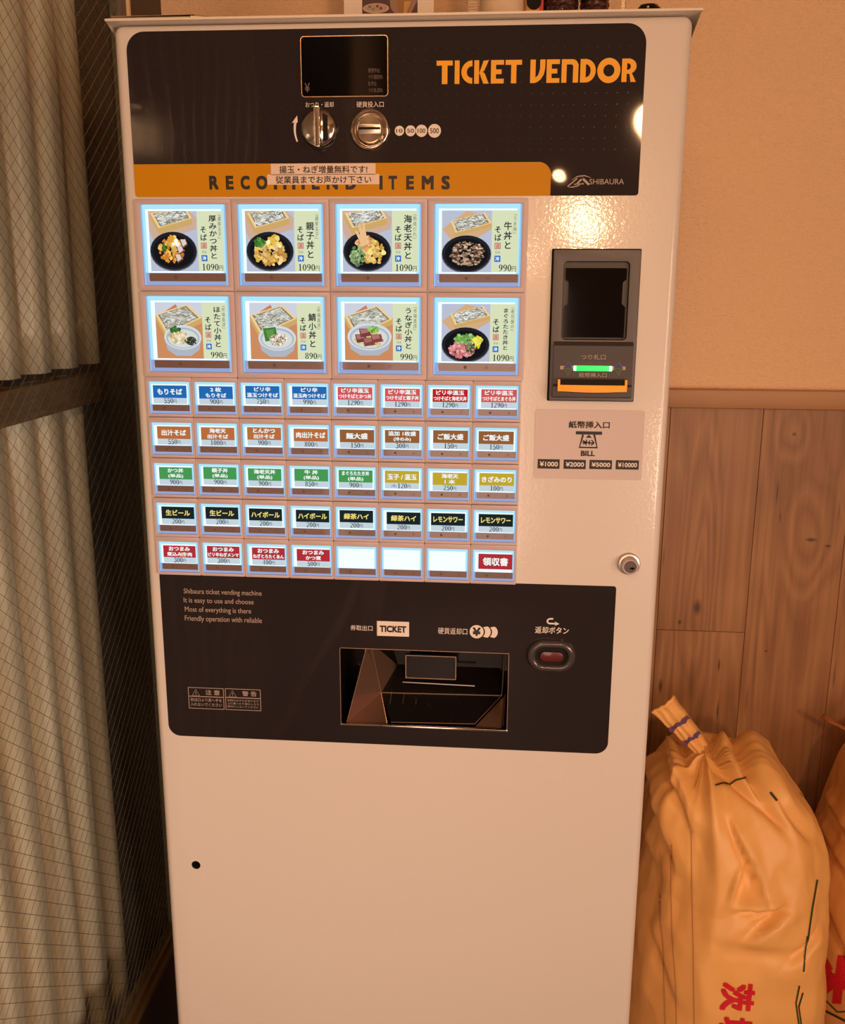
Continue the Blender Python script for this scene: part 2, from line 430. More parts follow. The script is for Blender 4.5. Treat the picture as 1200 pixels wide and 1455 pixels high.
    bp = N('ShaderNodeBump'); bp.inputs['Distance'].default_value = .0003; L(n2.outputs['Fac'], bp.inputs['Height']); L(bp.outputs[0], b.inputs['Normal'])
    return m
M['plank'] = wood('oak_plank', (.17, .076, .030), (.47, .255, .118), contrast=1.05)
M['rail'] = wood('dado_wood', (.40, .21, .10), (.52, .29, .14), knot=False, axis='x', contrast=.5)
M['jamb'] = wood('jamb_wood', (.80, .56, .32), (.90, .68, .42), knot=False, contrast=.5)
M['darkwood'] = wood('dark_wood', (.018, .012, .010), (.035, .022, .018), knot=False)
M['floor'] = mat('floor_vinyl', (70, 52, 44), .5, vary=.3, vscale=9)
M['plaster'] = mat('plaster', (168, 148, 126), .8, bump=.0004, bscale=150)

def thin_glass(name, tint=(.92, .95, .93), bump=.0002, bscale=40, refl=.5, rough=.08, haze=0):
    m = bpy.data.materials.new(name); m.use_nodes = True; nt = m.node_tree; nt.nodes.clear(); N = nt.nodes.new; L = nt.links.new
    t = N('ShaderNodeBsdfTransparent'); t.inputs[0].default_value = (*tint, 1)
    g = N('ShaderNodeBsdfGlossy'); g.inputs['Roughness'].default_value = rough; g.inputs[0].default_value = (1, 1, 1, 1)
    f = N('ShaderNodeFresnel'); f.inputs[0].default_value = 1.45
    mu = N('ShaderNodeMath'); mu.operation = 'MULTIPLY'; mu.inputs[1].default_value = refl; L(f.outputs[0], mu.inputs[0])
    mx = N('ShaderNodeMixShader'); L(mu.outputs[0], mx.inputs[0]); L(t.outputs[0], mx.inputs[1]); L(g.outputs[0], mx.inputs[2])
    o = N('ShaderNodeOutputMaterial'); last = mx.outputs[0]
    if bump:
        tc = N('ShaderNodeTexCoord'); n = N('ShaderNodeTexNoise'); n.inputs['Scale'].default_value = bscale; n.inputs['Detail'].default_value = 2
        bp = N('ShaderNodeBump'); bp.inputs['Distance'].default_value = bump; L(tc.outputs['Object'], n.inputs['Vector']); L(n.outputs['Fac'], bp.inputs['Height'])
        L(bp.outputs[0], g.inputs['Normal']); L(bp.outputs[0], f.inputs['Normal'])
    if haze:
        d = N('ShaderNodeBsdfDiffuse'); d.inputs[0].default_value = (.6, .6, .58, 1)
        tc2 = N('ShaderNodeTexCoord'); mp = N('ShaderNodeMapping'); mp.inputs['Scale'].default_value = (1, 60, 5)
        n2 = N('ShaderNodeTexNoise'); n2.inputs['Scale'].default_value = 1; n2.inputs['Detail'].default_value = 5
        r = N('ShaderNodeMapRange'); r.inputs[1].default_value = .35; r.inputs[2].default_value = .8; r.inputs[3].default_value = 0; r.inputs[4].default_value = haze
        L(tc2.outputs['Object'], mp.inputs[0]); L(mp.outputs[0], n2.inputs['Vector']); L(n2.outputs['Fac'], r.inputs[0])
        m2 = N('ShaderNodeMixShader'); L(r.outputs[0], m2.inputs[0]); L(last, m2.inputs[1]); L(d.outputs[0], m2.inputs[2]); last = m2.outputs[0]
    L(last, o.inputs[0])
    return m
M['wired_glass'] = thin_glass('wired_glass', haze=.05, bump=.0004, bscale=90, refl=.10)
M['clear'] = thin_glass('clear_plastic', (.95, .95, .93), refl=.9, rough=.05)
M['wire'] = mat('embedded_wire', (70, 52, 36), .5)
M['wire_lit'] = mat('lit_wire', (190, 165, 130), .3, metal=.9)  # same wire as the dark set, its glint put into a lighter colour
M['rail_metal'] = mat('bronze_rail', (128, 104, 72), .4, metal=.5)
M['stile'] = mat('grey_stile', (112, 108, 96), .45, metal=.3)

def corr(name, a, b_):
    m = bpy.data.materials.new(name); nt, b = nodes(m); N = nt.nodes.new; L = nt.links.new
    tc = N('ShaderNodeTexCoord'); mp = N('ShaderNodeMapping'); mp.inputs['Scale'].default_value = (30, 30, 1.2); L(tc.outputs['Object'], mp.inputs[0])
    n = N('ShaderNodeTexNoise'); n.inputs['Scale'].default_value = 1.5; n.inputs['Detail'].default_value = 6; n.inputs['Roughness'].default_value = .65; L(mp.outputs[0], n.inputs['Vector'])
    r = N('ShaderNodeMapRange'); r.inputs[1].default_value = .32; r.inputs[2].default_value = .68; L(n.outputs['Fac'], r.inputs[0])
    mx = N('ShaderNodeMix'); mx.data_type = 'RGBA'; mx.inputs[6].default_value = (*a, 1); mx.inputs[7].default_value = (*b_, 1); L(r.outputs[0], mx.inputs[0])
    n2 = N('ShaderNodeTexNoise'); n2.inputs['Scale'].default_value = 70; n2.inputs['Detail'].default_value = 2; L(tc.outputs['Object'], n2.inputs['Vector'])
    r2 = N('ShaderNodeMapRange'); r2.inputs[1].default_value = .7; r2.inputs[2].default_value = .76; L(n2.outputs['Fac'], r2.inputs[0])
    m2 = N('ShaderNodeMix'); m2.data_type = 'RGBA'; m2.inputs[7].default_value = (.75, .66, .52, 1); L(r2.outputs[0], m2.inputs[0]); L(mx.outputs[2], m2.inputs[6])
    sx = N('ShaderNodeSeparateXYZ'); L(tc.outputs['Object'], sx.inputs[0])           # rust-brown tint multiplied over the valleys
    ph = N('ShaderNodeMath'); ph.operation = 'MULTIPLY_ADD'; ph.inputs[1].default_value = 2 * math.pi / .0755; ph.inputs[2].default_value = -2 * math.pi * .012 / .0755; L(sx.outputs['Y'], ph.inputs[0])
    sn = N('ShaderNodeMath'); sn.operation = 'SINE'; L(ph.outputs[0], sn.inputs[0])
    r3 = N('ShaderNodeMapRange'); r3.inputs[1].default_value = .2; r3.inputs[2].default_value = -.6; r3.inputs[4].default_value = .75; L(sn.outputs[0], r3.inputs[0])
    m3 = N('ShaderNodeMix'); m3.data_type = 'RGBA'; m3.blend_type = 'MULTIPLY'; m3.inputs[7].default_value = (.92, .66, .42, 1); L(r3.outputs[0], m3.inputs[0]); L(m2.outputs[2], m3.inputs[6])
    L(m3.outputs[2], b.inputs['Base Color']); b.inputs['Roughness'].default_value = .3; b.inputs['Specular IOR Level'].default_value = .6
    bp = N('ShaderNodeBump'); bp.inputs['Distance'].default_value = .0015; L(n.outputs['Fac'], bp.inputs['Height']); L(bp.outputs[0], b.inputs['Normal'])
    return m
M['corrugated'] = corr('corrugated_sheet', (.44, .38, .31), (.88, .82, .74))
M['outside'] = mat('outside_dark', (9, 11, 12), .8, bump=.01, bscale=12, vary=.6, vscale=14, stretch=(1, 1, .25))

# ------------------------------------------------------------------ setting
XL, YB, XR, YF, ZC = -.10, .44, 2.4, -3.2, 2.42
def rect(mb, x0, x1, y0, y1, z0, z1, **k): mb.box(x0, x1, y0, y1, z0, z1, **k)

b = MB(); b.box(-.6, XR + .1, YF - .1, YB + .1, -.05, 0); struct(b.build('floor', M['floor']))
b = MB(); b.box(-.12, XR + .1, YF - .1, YB + .1, ZC, ZC + .05); struct(b.build('ceiling', M['plaster']))
ZR0, ZR1 = pt(1080, 581, YB - .018)[1], pt(1080, 554.5, YB - .018)[1]
b = MB(); b.box(XL, XR, YB, YB + .08, 0, ZC, mi=0)
wall_back = struct(b.build('wall_back', M['wallpaper']))
b = MB(); b.box(XR, XR + .08, YF, YB + .08, 0, ZC); struct(b.build('wall_right', M['plaster']))
b = MB(); b.box(-.12, XR + .08, YF - .08, YF, 0, ZC); struct(b.build('wall_front', M['plaster']))
# oak planks of the wainscot: every board a part of the wall
sx1 = pt(1059.3, 880, YB - .01)[0]; sx2 = pt(1187.1, 880, YB - .01)[0]; PW = sx2 - sx1
zj = pt(1000, 897, YB - .01)[1]
x = sx1 - PW * 7; k = -7
while x < XR - .02:
    x1 = min(x + PW, XR)
    if x1 > XL + .01:
        xa = max(x, XL + .003)
        joints = {0: [.34], -1: [zj], 1: [.42], 2: [.8]}.get(k, [.25 + .6 * ((k * .37) % 1)])
        zs = [0.0] + joints + [ZR0 + .001]
        for z0, z1 in zip(zs[:-1], zs[1:]):
            g = .0003
            b = MB(); b.box(xa + g, x1 - g, YB - .010, YB - .0005, z0 + g, z1 - g)
            b.build('plank', M['plank'], wall_back, bevel=.0005, seg=1)
    x += PW; k += 1
b = MB(); b.box(XL + .002, XR, YB - .020, YB - .0005, ZR0, ZR1)
o = struct(b.build('trim_1', M['rail'], bevel=.002, seg=2))

# left side: glazed partition
zrail = .381
yj = .300
w1 = struct(MB().build('window_1', M['stile']) if False else bpy.data.objects.new('window_1', None)); COL.objects.link(w1)
w1.location = (XL, -1.0, 0); WLOC[w1.name] = (XL, -1.0, 0)
b = MB(); b.box(XL - .006, XL, -2.2, yj - .018, zrail, 2.3); b.build('glass_pane', M['wired_glass'], w1)
b = MB()
yA, yB_, zA, zB = -.9, yj - .02, zrail, 2.28
sl, sp, rw = .80, .0182, .00026
def wire(y0, z0, y1, z1):
    d = Vector((0, y1 - y0, z1 - z0)); L = d.length
    if L < .004: return
    n = Vector((0, -d.z, d.y)) / L * rw
    xm = XL - .003
    P = []
    for (yy, zz) in ((y0, z0), (y1, z1)):
        P += [(xm, yy + n.y, zz + n.z), (xm + rw, yy, zz), (xm, yy - n.y, zz - n.z), (xm - rw, yy, zz)]
    b.mesh(P, [(0, 1, 5, 4), (1, 2, 6, 5), (2, 3, 7, 6), (3, 0, 4, 7)])
for s in (-1, 1):
    c = zA - (sl * (yB_ - yA) if s > 0 else 0)
    while c < zB + (0 if s > 0 else sl * (yB_ - yA)):
        # line z = c + s*sl*(y-yA)
        ys = [yA, yB_]
        ya = yA + (zA - c) / (s * sl); yb = yA + (zB - c) / (s * sl)
        lo, hi = max(yA, min(ya, yb)), min(yB_, max(ya, yb))
        if hi > lo: wire(lo, c + s * sl * (lo - yA), hi, c + s * sl * (hi - yA))
        c += sp
    o = b.build('wire_mesh', M['wire'] if s < 0 else M['wire_lit'], w1); o['kind'] = 'stuff'; b = MB()
b = MB(); b.box(XL - .012, XL + .004, -2.2, yj - .0, zrail - .012, zrail); b.box(XL - .012, XL + .010, -2.2, yj, zrail - .022, zrail - .012)
b.build('bottom_rail', M['rail_metal'], w1, bevel=.0015, seg=2)
b = MB(); b.box(XL - .012, XL + .003, yj - .020, yj - .001, zrail, 2.3); b.build('frame_stile', M['stile'], w1, bevel=.001, seg=1)
b = MB(); b.box(XL - .012, XL + .004, -2.2, yj, 2.3, 2.34); b.build('top_rail', M['rail_metal'], w1, bevel=.001, seg=1)
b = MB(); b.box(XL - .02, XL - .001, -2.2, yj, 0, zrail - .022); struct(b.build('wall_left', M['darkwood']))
b = MB(); b.box(XL - .011, XL + .006, yj, yj + .008, 0, ZC); struct(b.build('trim_2', M['jamb'], bevel=.0015, seg=1))
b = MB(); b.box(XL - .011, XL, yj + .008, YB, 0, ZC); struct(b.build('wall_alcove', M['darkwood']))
b = MB(); b.box(XL - .03, XL, -2.2, yj, 2.34, ZC); struct(b.build('trim_3', M['plaster']))
b = MB(); b.box(XL - .03, XL, YF, -2.2, 0, ZC); struct(b.build('trim_4', M['plaster']))
# behind the glass
def corrugated(name, x0, y0, y1, z0, z1, lab):
    b = MB(); pitch = .0755; amp = .0105; n = int((y1 - y0) / pitch * 20)
    zs = [z0 + (z1 - z0) * i / 24 for i in range(25)]
    vs = []
    for i in range(n + 1):
        y = y0 + (y1 - y0) * i / n
        for j, z in enumerate(zs):
            ph = 2 * math.pi * (y - .012) / pitch
            s = math.sin(ph)
            prof = math.tanh(2.2 * s) / math.tanh(2.2)
            wob = .0015 * noise.noise(Vector((y * 9, z * 3, x0 * 10)))
            vs.append((x0 + amp * prof + wob, y, z))
    m_ = len(zs)
    b.mesh(vs, [(i * m_ + j, (i + 1) * m_ + j, (i + 1) * m_ + j + 1, i * m_ + j + 1) for i in range(n) for j in range(m_ - 1)])
    o = b.build(name, M['corrugated'], None, smooth=True, angle=60)
    md = o.modifiers.new('thick', 'SOLIDIFY'); md.thickness = .0015; md.offset = -1
    return tag(o, lab, 'sheet', 'ribbed sheets behind the wired glass')
corrugated('corrugated_sheet', -.157, -1.2, .258, 1.250, 2.5, 'upper ribbed cladding sheet behind the wired glass, lapping over the lower one')
corrugated('corrugated_sheet', -.185, -1.2, .258, .02, 1.235, 'lower ribbed cladding sheet behind the wired glass, reaching down to the rail')
b = MB(); b.box(-.40, -.36, -1.6, .9, -.05, 2.6); struct(b.build('wall_outside', M['outside']))
b = MB(); b.box(-.36, -.14, .40, .55, -.05, 2.6); struct(b.build('wall_outside', M['outside']))
b = MB(); b.box(-.1695, -.150, -1.2, .262, 1.199, 1.2385); tag(b.build('batten', mat('weathered_batten', (128, 104, 82), .7, vary=.35, vscale=6, stretch=(1, 3, 30)), bevel=.002), 'horizontal brown wooden batten below the edge of the upper ribbed sheet', 'batten')

# ------------------------------------------------------------------ ticket vending machine
W = .56
mach = thing('ticket_vending_machine', 'tall white ticket vending machine with lit menu buttons, standing by the wired glass', 'vending machine', (W / 2, .17, 0))
def boolcut(o, cutters):
    for c in cutters:
        md = o.modifiers.new('cut', 'BOOLEAN'); md.object = c; md.operation = 'DIFFERENCE'; md.solver = 'EXACT'
    dg = bpy.context.evaluated_depsgraph_get(); dg.update()
    me = bpy.data.meshes.new_from_object(o.evaluated_get(dg))
    o.modifiers.clear(); o.data = me
    for c in cutters: bpy.data.objects.remove(c)
TX0, TX1, TZ0, TZ1 = .2156, .4039, TOP - .7342, TOP - .6406       # ticket tray opening
b = MB(); b.box(0, W, 0, .032, .085, TOP)
door = b.build('door', M['paint'], mach, bevel=.009, seg=5)
cb = MB(); cb.box(TX0, TX1, -.02, .06, TZ0, TZ1); c1 = cb.build('c', M['hole'])
hx, hz = pt(278.3, 1229.2)
cb = MB(); cb.slab([circle(hx, hz, .0055, 24)], -.02, .02); cb.flat([circle(hx, hz, .0055, 24)], .02); c2 = cb.build('c', M['hole'])
bm = bmesh.new(); bm.from_mesh(c2.data); bmesh.ops.remove_doubles(bm, verts=bm.verts, dist=1e-6); bmesh.ops.recalc_face_normals(bm, faces=bm.faces); bm.to_mesh(c2.data); bm.free()
boolcut(door, [c1, c2])
door.data.set_sharp_from_angle(angle=math.radians(35))
b = MB(); b.lathe(hx, hz, [(.0054, .0006), (.0054, .012), (0, .012)], 24); b.build('keyhole_shade', M['hole'], door)  # near-black lining: the shade inside the hole is put into its colour
# cabinet: five walls, hollow behind the tray
b = MB()
b.box(.003, .006, .033, .35, .02, TOP - .002); b.box(W - .006, W - .003, .033, .35, .02, TOP - .002)
b.box(.006, W - .006, .345, .35, .02, TOP - .002); b.box(.006, W - .006, .033, .345, .02, .03); b.box(.006, W - .006, .033, .345, TOP - .006, TOP - .002)
b.build('cabinet', M['paint'], mach)
b = MB(); b.box(.012, W - .012, .012, .04, .0, .084); b.box(.02, .06, .05, .34, 0, .02); b.box(W - .06, W - .02, .05, .34, 0, .02); b.build('plinth', M['grey_dark'], mach)
# top cover sheet, wider than the door, with a turned-down lip
b = MB()
y0c = -.006
b.box(-.005, W + .007, y0c, .352, TOP + .0015, TOP + .0045)
b.face([(W + .007, y0c, TOP + .0045), (W + .007, .352, TOP + .0045), (W + .004, .352, TOP - .02), (W + .003, .03, TOP - .016), (W + .006, y0c + .003, TOP + .0015)])
b.face([(-.005, y0c, TOP + .0045), (-.004, .03, TOP - .012), (-.004, .352, TOP - .016), (-.005, .352, TOP + .0045)])
b.build('top_cover', M['cover'], mach, bevel=.0012, seg=2)

# black film panel on top
X0, X1, Z0, Z1 = .0134, .5172, TOP - .1612, TOP - .0068
b = MB(); b.slab([rrect(X0, X1, Z0, Z1, (.003, .003, .018, .018))], -.0004, 0); top_panel = b.build('upper_film_panel', M['film'], mach)
b = MB(); ZO = TOP - .1298
b.slab([rrect(X0, .4320, Z0, ZO, (.003, 0, .012, 0))], -.0007, -.0004); band = b.build('orange_band', M['orange'], mach)
b = MB()
for i in range(48):
    for j in range(12):
        xx, zz = X0 + .02 + i * .0102, Z1 - .02 - j * .0102
        if zz > ZO + .004 and xx < X1 - .01: b.flat([circle(xx, zz, .00045, 5)], -.0005)
o = b.build('dot_pattern', M['film_dot'], top_panel); o['kind'] = 'stuff'
# "TICKET VENDOR"
def U(u, v):
    px = 600 + u / 3.636; py = 70 + v / 3.636
    return pt(px, py)
ua, ub = U(73, 118)[0], U(1105, 108)[0]
def tv(u, h, s=0):                                     # u: horizontal unit, h: 0 bottom .. 1 top
    t = (u - 73) / (1105 - 73)
    zb = U(73, 181)[1] * (1 - t) + U(1105, 169)[1] * t; zt = U(73, 60)[1] * (1 - t) + U(1105, 48)[1] * t
    return (ua + (ub - ua) * t, zb + (zt - zb) * h)
def done():
    global b
    if b.f: b.build('letter', M['orange_ink'], top_panel)
    b = MB()
b = MB()
def P(*pts): b.flat([[tv(u, h) for u, h in pts]], -.0006)
def RB(pts, w):
    v, f = ribbon([tv(u, h) for u, h in pts], w * (ub - ua) / 1032)
    b.mesh([(q[0], -.0006, q[1]) for q in v], f)
def aru(cu, ch, ru, rh, a0, a1): return [(cu + ru * math.cos(math.radians(a0 + (a1 - a0) * i / 16)), ch + rh * math.sin(math.radians(a0 + (a1 - a0) * i / 16))) for i in range(17)]
for t0, t1, s0, s1 in ((73, 157, 101, 130), (432, 517, 462, 489)):
    P((t0, .79), (t1, .79), (t1, 1), (t0, 1)); P((s0, 0), (s1, 0), (s1, .79), (s0, .79)); done()
P((168, 0), (193, 0), (193, 1), (168, 1)); done()
P(*(aru(262, .5, 59, .5, 92, 268) + [(260, .0), (260, .26)] + aru(258, .5, 27, .25, 262, 98) + [(260, .74), (260, 1)])); done()
P((270, 0), (295, 0), (295, 1), (270, 1)); P((295, .42), (318, .98), (345, 1), (322, .55), (312, .5), (324, .45), (346, 0), (318, 0), (295, .5)); done()
for e in (357, 645):
    P((e, 0), (e + 26, 0), (e + 26, 1), (e, 1)); P((e + 26, 0), (e + 67, 0), (e + 67, .2), (e + 26, .2)); P((e + 26, .8), (e + 67, .8), (e + 67, 1), (e + 26, 1)); P((e + 26, .40), (e + 55, .40), (e + 55, .6), (e + 26, .6)); done()
P((561, 0), (583, 0), (600, .05), (616, .16), (630, .35), (637, .6), (638, 1), (611, 1), (611, .6), (603, .36), (588, .22), (588, 1), (561, 1)); done()
P((722, 0), (748, 0), (748, .78), (775, .78), (781, .70), (781, 0), (808, 0), (808, .78), (798, .93), (782, 1), (722, 1)); done()
b.flat([[tv(u, h) for u, h in [(818, 0)] + aru(845, .5, 52, .5, -90, 90) + [(818, 1)]], [tv(u, h) for u, h in aru(846, .5, 25, .28, 90, -90)]], -.0006); done()
v, f = _ring(0, 0, 1, 1, .52, .52); b.mesh([(lambda q: (q[0], -.0006, q[1]))(tv(964 + 59 * p[0], .5 + .54 * p[1])) for p in v], f); done()
P((1030, 0), (1056, 0), (1056, 1), (1030, 1)); P(*([(1056, .8)] + [(1056, 1)] + aru(1062, .67, 42, .33, 90, -62) + [(1104, 0), (1077, 0), (1070, .34), (1056, .36), (1056, .52)] + aru(1060, .66, 15, .14, -90, 90)))
done()
# RECOMMEND ITEMS, letter by letter
for ch, a, c in (('R', 297.5, 311), ('E', 321, 332), ('C', 342, 355), ('O', 364, 380), ('M', 389, 407), ('M', 415, 433), ('E', 443, 454), ('N', 464, 480), ('D', 491, 506),
                 ('I', 539, 543.5), ('T', 552, 564), ('E', 577, 588), ('M', 599, 616), ('S', 627, 639)):
    b = MB(); text(b, ch, box_px(a, 249.8, c, 269.5), -.0009, bold=.045); b.build('letter', M['black_ink'], band)
# two taped strips
for nm, q, tx, qt in (('note_strip', (385, 232.5, 533.6, 248.5), '揚玉・ねぎ増量無料です!', (397, 235.5, 522, 246.5)), ('note_strip', (380, 247.7, 539, 262.5), '従業員までお声かけ下さい', (392, 250, 527.5, 261))):
    b = MB(); b.slab([rrect(*box_px(*q), .0006, 3)], -.0014, -.0010)
    o = b.build(nm, M['note'], mach)
    b = MB(); text(b, tx, box_px(*qt), -.0016, bold=.012); b.build('lettering', M['black_ink'], o)
# display window
b = MB(); q = (.1877, .2718, TOP - .068, TOP - .0143)
b.slab([rrect(q[0] - .0007, q[1] + .0007, q[2] - .0007, q[3] + .0007, .0035), rrect(*q, .003)[::-1]], -.0016, -.0004); b.build('display_rim', M['rim'], mach)
b = MB(); b.slab([rrect(*q, .003)], -.0011, -.0004); disp = b.build('display_window', M['blackgloss'], mach)
b = MB(); text(b, '¥', box_px(433.2, 118.5, 440.3, 131.5), -.0014)
for tx, yy, w_ in (('発売中止', 100.4, 17), ('つり銭切れ', 109.7, 21), ('札中止', 119, 12), ('つり札切れ', 128.6, 21)):
    text(b, tx, box_px(523, yy - 3.3, 523 + w_, yy + 3.3), -.0014)
b.build('lettering', M['dim_ink'], disp)
# captions
for t_, q_ in (('おつり・返却', (434, 145, 474, 152.6)), ('硬貨投入口', (506.5, 144.3, 545, 152.6))):
    b = MB(); text(b, t_, box_px(*q_), -.0007); b.build('caption', M['cream_ink'], top_panel)
b = MB()
cz = pt(455, 184)
v, f = ribbon(arc(cz[0], cz[1], .0255, .0265, 205, 165, 10), [.0014 + .0010 * i / 10 for i in range(11)]); b.mesh([(p[0], -.0007, p[1]) for p in v], f)
ax, az = cz[0] - .0246, cz[1] + .0068
b.flat([[(ax - .0035, az - .0005), (ax + .0022, az - .0002), (ax + .0018, az + .0062)]], -.0007)
b.build('turn_arrow', M['cream_ink'], top_panel)
for tx, cx_, r in (('10', 567.3, .0046), ('50', 583.1, .0050), ('100', 598.7, .0056), ('500', 617.1, .0063)):
    x_, z_ = pt(cx_, 186); b = MB(); c = MB()
    b.slab([circle(x_, z_, r, 28)], -.0007, -.0004)
    text(c, tx, (x_ - r * .68, x_ + r * .68, z_ - r * .38, z_ + r * .38), -.0009, bold=.01)
    b.build('coin_symbol', M['cream_ink'], top_panel); c.build('coin_value', M['black_ink'], top_panel)
# return knob
kx, kz = pt(454.4, 183.5)
b = MB(); b.lathe(kx, kz, [(.0178, -.0004), (.0178, -.004), (.0168, -.0075), (.0150, -.0092), (.0, -.0095)], 48)
knob = b.build('change_return_knob', M['chrome'], mach, smooth=True, angle=50)
b = MB(); b.slab([rrect(kx - .0028, kx + .0028, kz - .0185, kz + .0185, .0012, 3)], -.0175, -.008); b.build('knob_grip', M['chrome'], knob, bevel=.0009, seg=3)
b = MB(); b.slab([[(kx + .0045, kz - .0135), (kx + .0095, kz - .011), (kx + .0095, kz + .011), (kx + .0045, kz + .0135)]], -.0096, -.0090); b.build('knob_facet', M['hole'], knob)
# coin slot
kx, kz = pt(526, 184.7)
b = MB(); b.lathe(kx, kz, [(.0195, -.0004), (.0195, -.0030), (.0183, -.0050), (.0172, -.0052), (.0165, -.0040), (.0135, -.0020), (.0135, -.0008)], 56); ring = b.build('coin_slot_ring', M['chrome'], mach, smooth=True, angle=60)
b = MB(); b.lathe(kx, kz, [(.0135, -.0010), (.0133, -.0040), (.0120, -.0058), (.0, -.0060)], 48); b.build('coin_slot_disc', M['chrome'], ring, smooth=True, angle=45)
b = MB(); b.slab([rrect(kx - .0108, kx + .0108, kz - .0040, kz + .0044, .001, 3)], -.0075, -.0058); b.build('coin_guide', M['satin'], ring, bevel=.0006)
b = MB(); b.slab([rrect(kx - .0106, kx + .0106, kz - .0006, kz + .0016, .0005, 3)], -.0078, -.0070); b.build('coin_slit', M['hole'], ring)
# maker's mark
b = MB(); text(b, 'SHIBAURA', box_px(837, 254.3, 886, 262.0), -.0007, bold=.0)
for a0, a1, w_ in (((806, 265), (820, 253.5), .0010), ((818.5, 262), (828, 252.5), .0016), ((826, 252.5), (836.5, 262.5), .0022), ((815, 262), (829, 261.2), .0010)):
    v, f = ribbon([pt(*a0), pt(*a1)], w_); b.mesh([(p[0], -.0007, p[1]) for p in v], f)
v, f = ribbon([pt(*p) for p in ((806, 265.5), (813, 266), (821, 264), (827, 260))], [.0003, .0009, .0009, .0004]); b.mesh([(p[0], -.0007, p[1]) for p in v], f)
v, f = ribbon([pt(*p) for p in ((812, 256), (820, 250.8), (830, 249.6), (839, 252.5))], [.0003, .0009, .0009, .0003]); b.mesh([(p[0], -.0007, p[1]) for p in v], f)
b.build('maker_mark', M['tan_ink'], top_panel)

# ---- menu buttons -------------------------------------------------------------------------
WHITE = (.93, 1.05, 1.10); CYAN = (.42, .80, 1.0); LOW = (.30, .38, .66)
def cap(mb, x0, x1, z0, z1, zl, edge, y):               # lit surround of a key: bright label bay, dimmer foot
    mb.flat([[(x0, zl), (x1, zl), (x1, z1), (x0, z1)]], y, CYAN)
    mb.flat([[(x0 + edge, zl), (x1 - edge, zl), (x1 - edge, z1 - edge), (x0 + edge, z1 - edge)]], y - .00005, WHITE)
    mb.flat([[(x0, z0), (x1, z0), (x1, zl), (x0, zl)]], y, LOW)
    for xa, xb in ((x0, x0 + edge * .35), (x1 - edge * .35, x1)): mb.flat([[(xa, z0), (xb, z0), (xb, z1), (xa, z1)]], y - .0001, (.30, .55, .85))
    mb.flat([[(x0 + edge, z0 + edge * .9), (x1 - edge, z0 + edge * .9), (x1 - edge, z0 + edge * 1.3), (x0 + edge, z0 + edge * 1.3)]], y - .0001, (.50, .62, .95))
def bezel(x0, x1, z0, z1, ox0, ox1, oz0, oz1, parent):
    b = MB()
    b.slab([rrect(ox0, ox1, oz0, oz1, .0012, 3), rrect(x0, x1, z0, z1, .0008, 3)[::-1]], -.0045, 0)
    return b.build('bezel', M['bezel'], parent, bevel=.0009, seg=2)
YC = -.0030
rnd = random.Random(3)
def jit(c, k=.12):
    q = 1 + rnd.uniform(-k, k); return tuple(max(0, v * q) for v in c)
def strokes(mb, region, n, cols, L, w, y):              # short random strokes inside a polygon test
    k = 0
    while k < n:
        u, v = rnd.random(), rnd.random()
        p = region(u, v)
        a = rnd.uniform(-.5, .5) + (math.pi if rnd.random() < .5 else 0)
        l_ = L * rnd.uniform(.5, 1.2)
        pts = [(p[0] - l_ * math.cos(a), p[1] - l_ * math.sin(a)), (p[0], p[1] + l_ * rnd.uniform(-.3, .3)), (p[0] + l_ * math.cos(a), p[1] + l_ * math.sin(a))]
        vv, ff = ribbon(pts, w); mb.mesh([(q[0], y - .00001 * (k % 5), q[1]) for q in vv], ff, jit(rnd.choice(cols)))
        k += 1
def clip_poly(poly, x0, x1, z0, z1):
    for ax, lim, sg in ((0, x0, 1), (0, x1, -1), (1, z0, 1), (1, z1, -1)):
        out = []
        for i in range(len(poly)):
            a, c = poly[i], poly[(i + 1) % len(poly)]
            ina, inc = sg * (a[ax] - lim) >= 0, sg * (c[ax] - lim) >= 0
            if ina: out.append(a)
            if ina != inc:
                t = (lim - a[ax]) / (c[ax] - a[ax]); out.append((a[0] + (c[0] - a[0]) * t, a[1] + (c[1] - a[1]) * t))
        poly = out
        if not poly: return None
    return poly
S = s2l
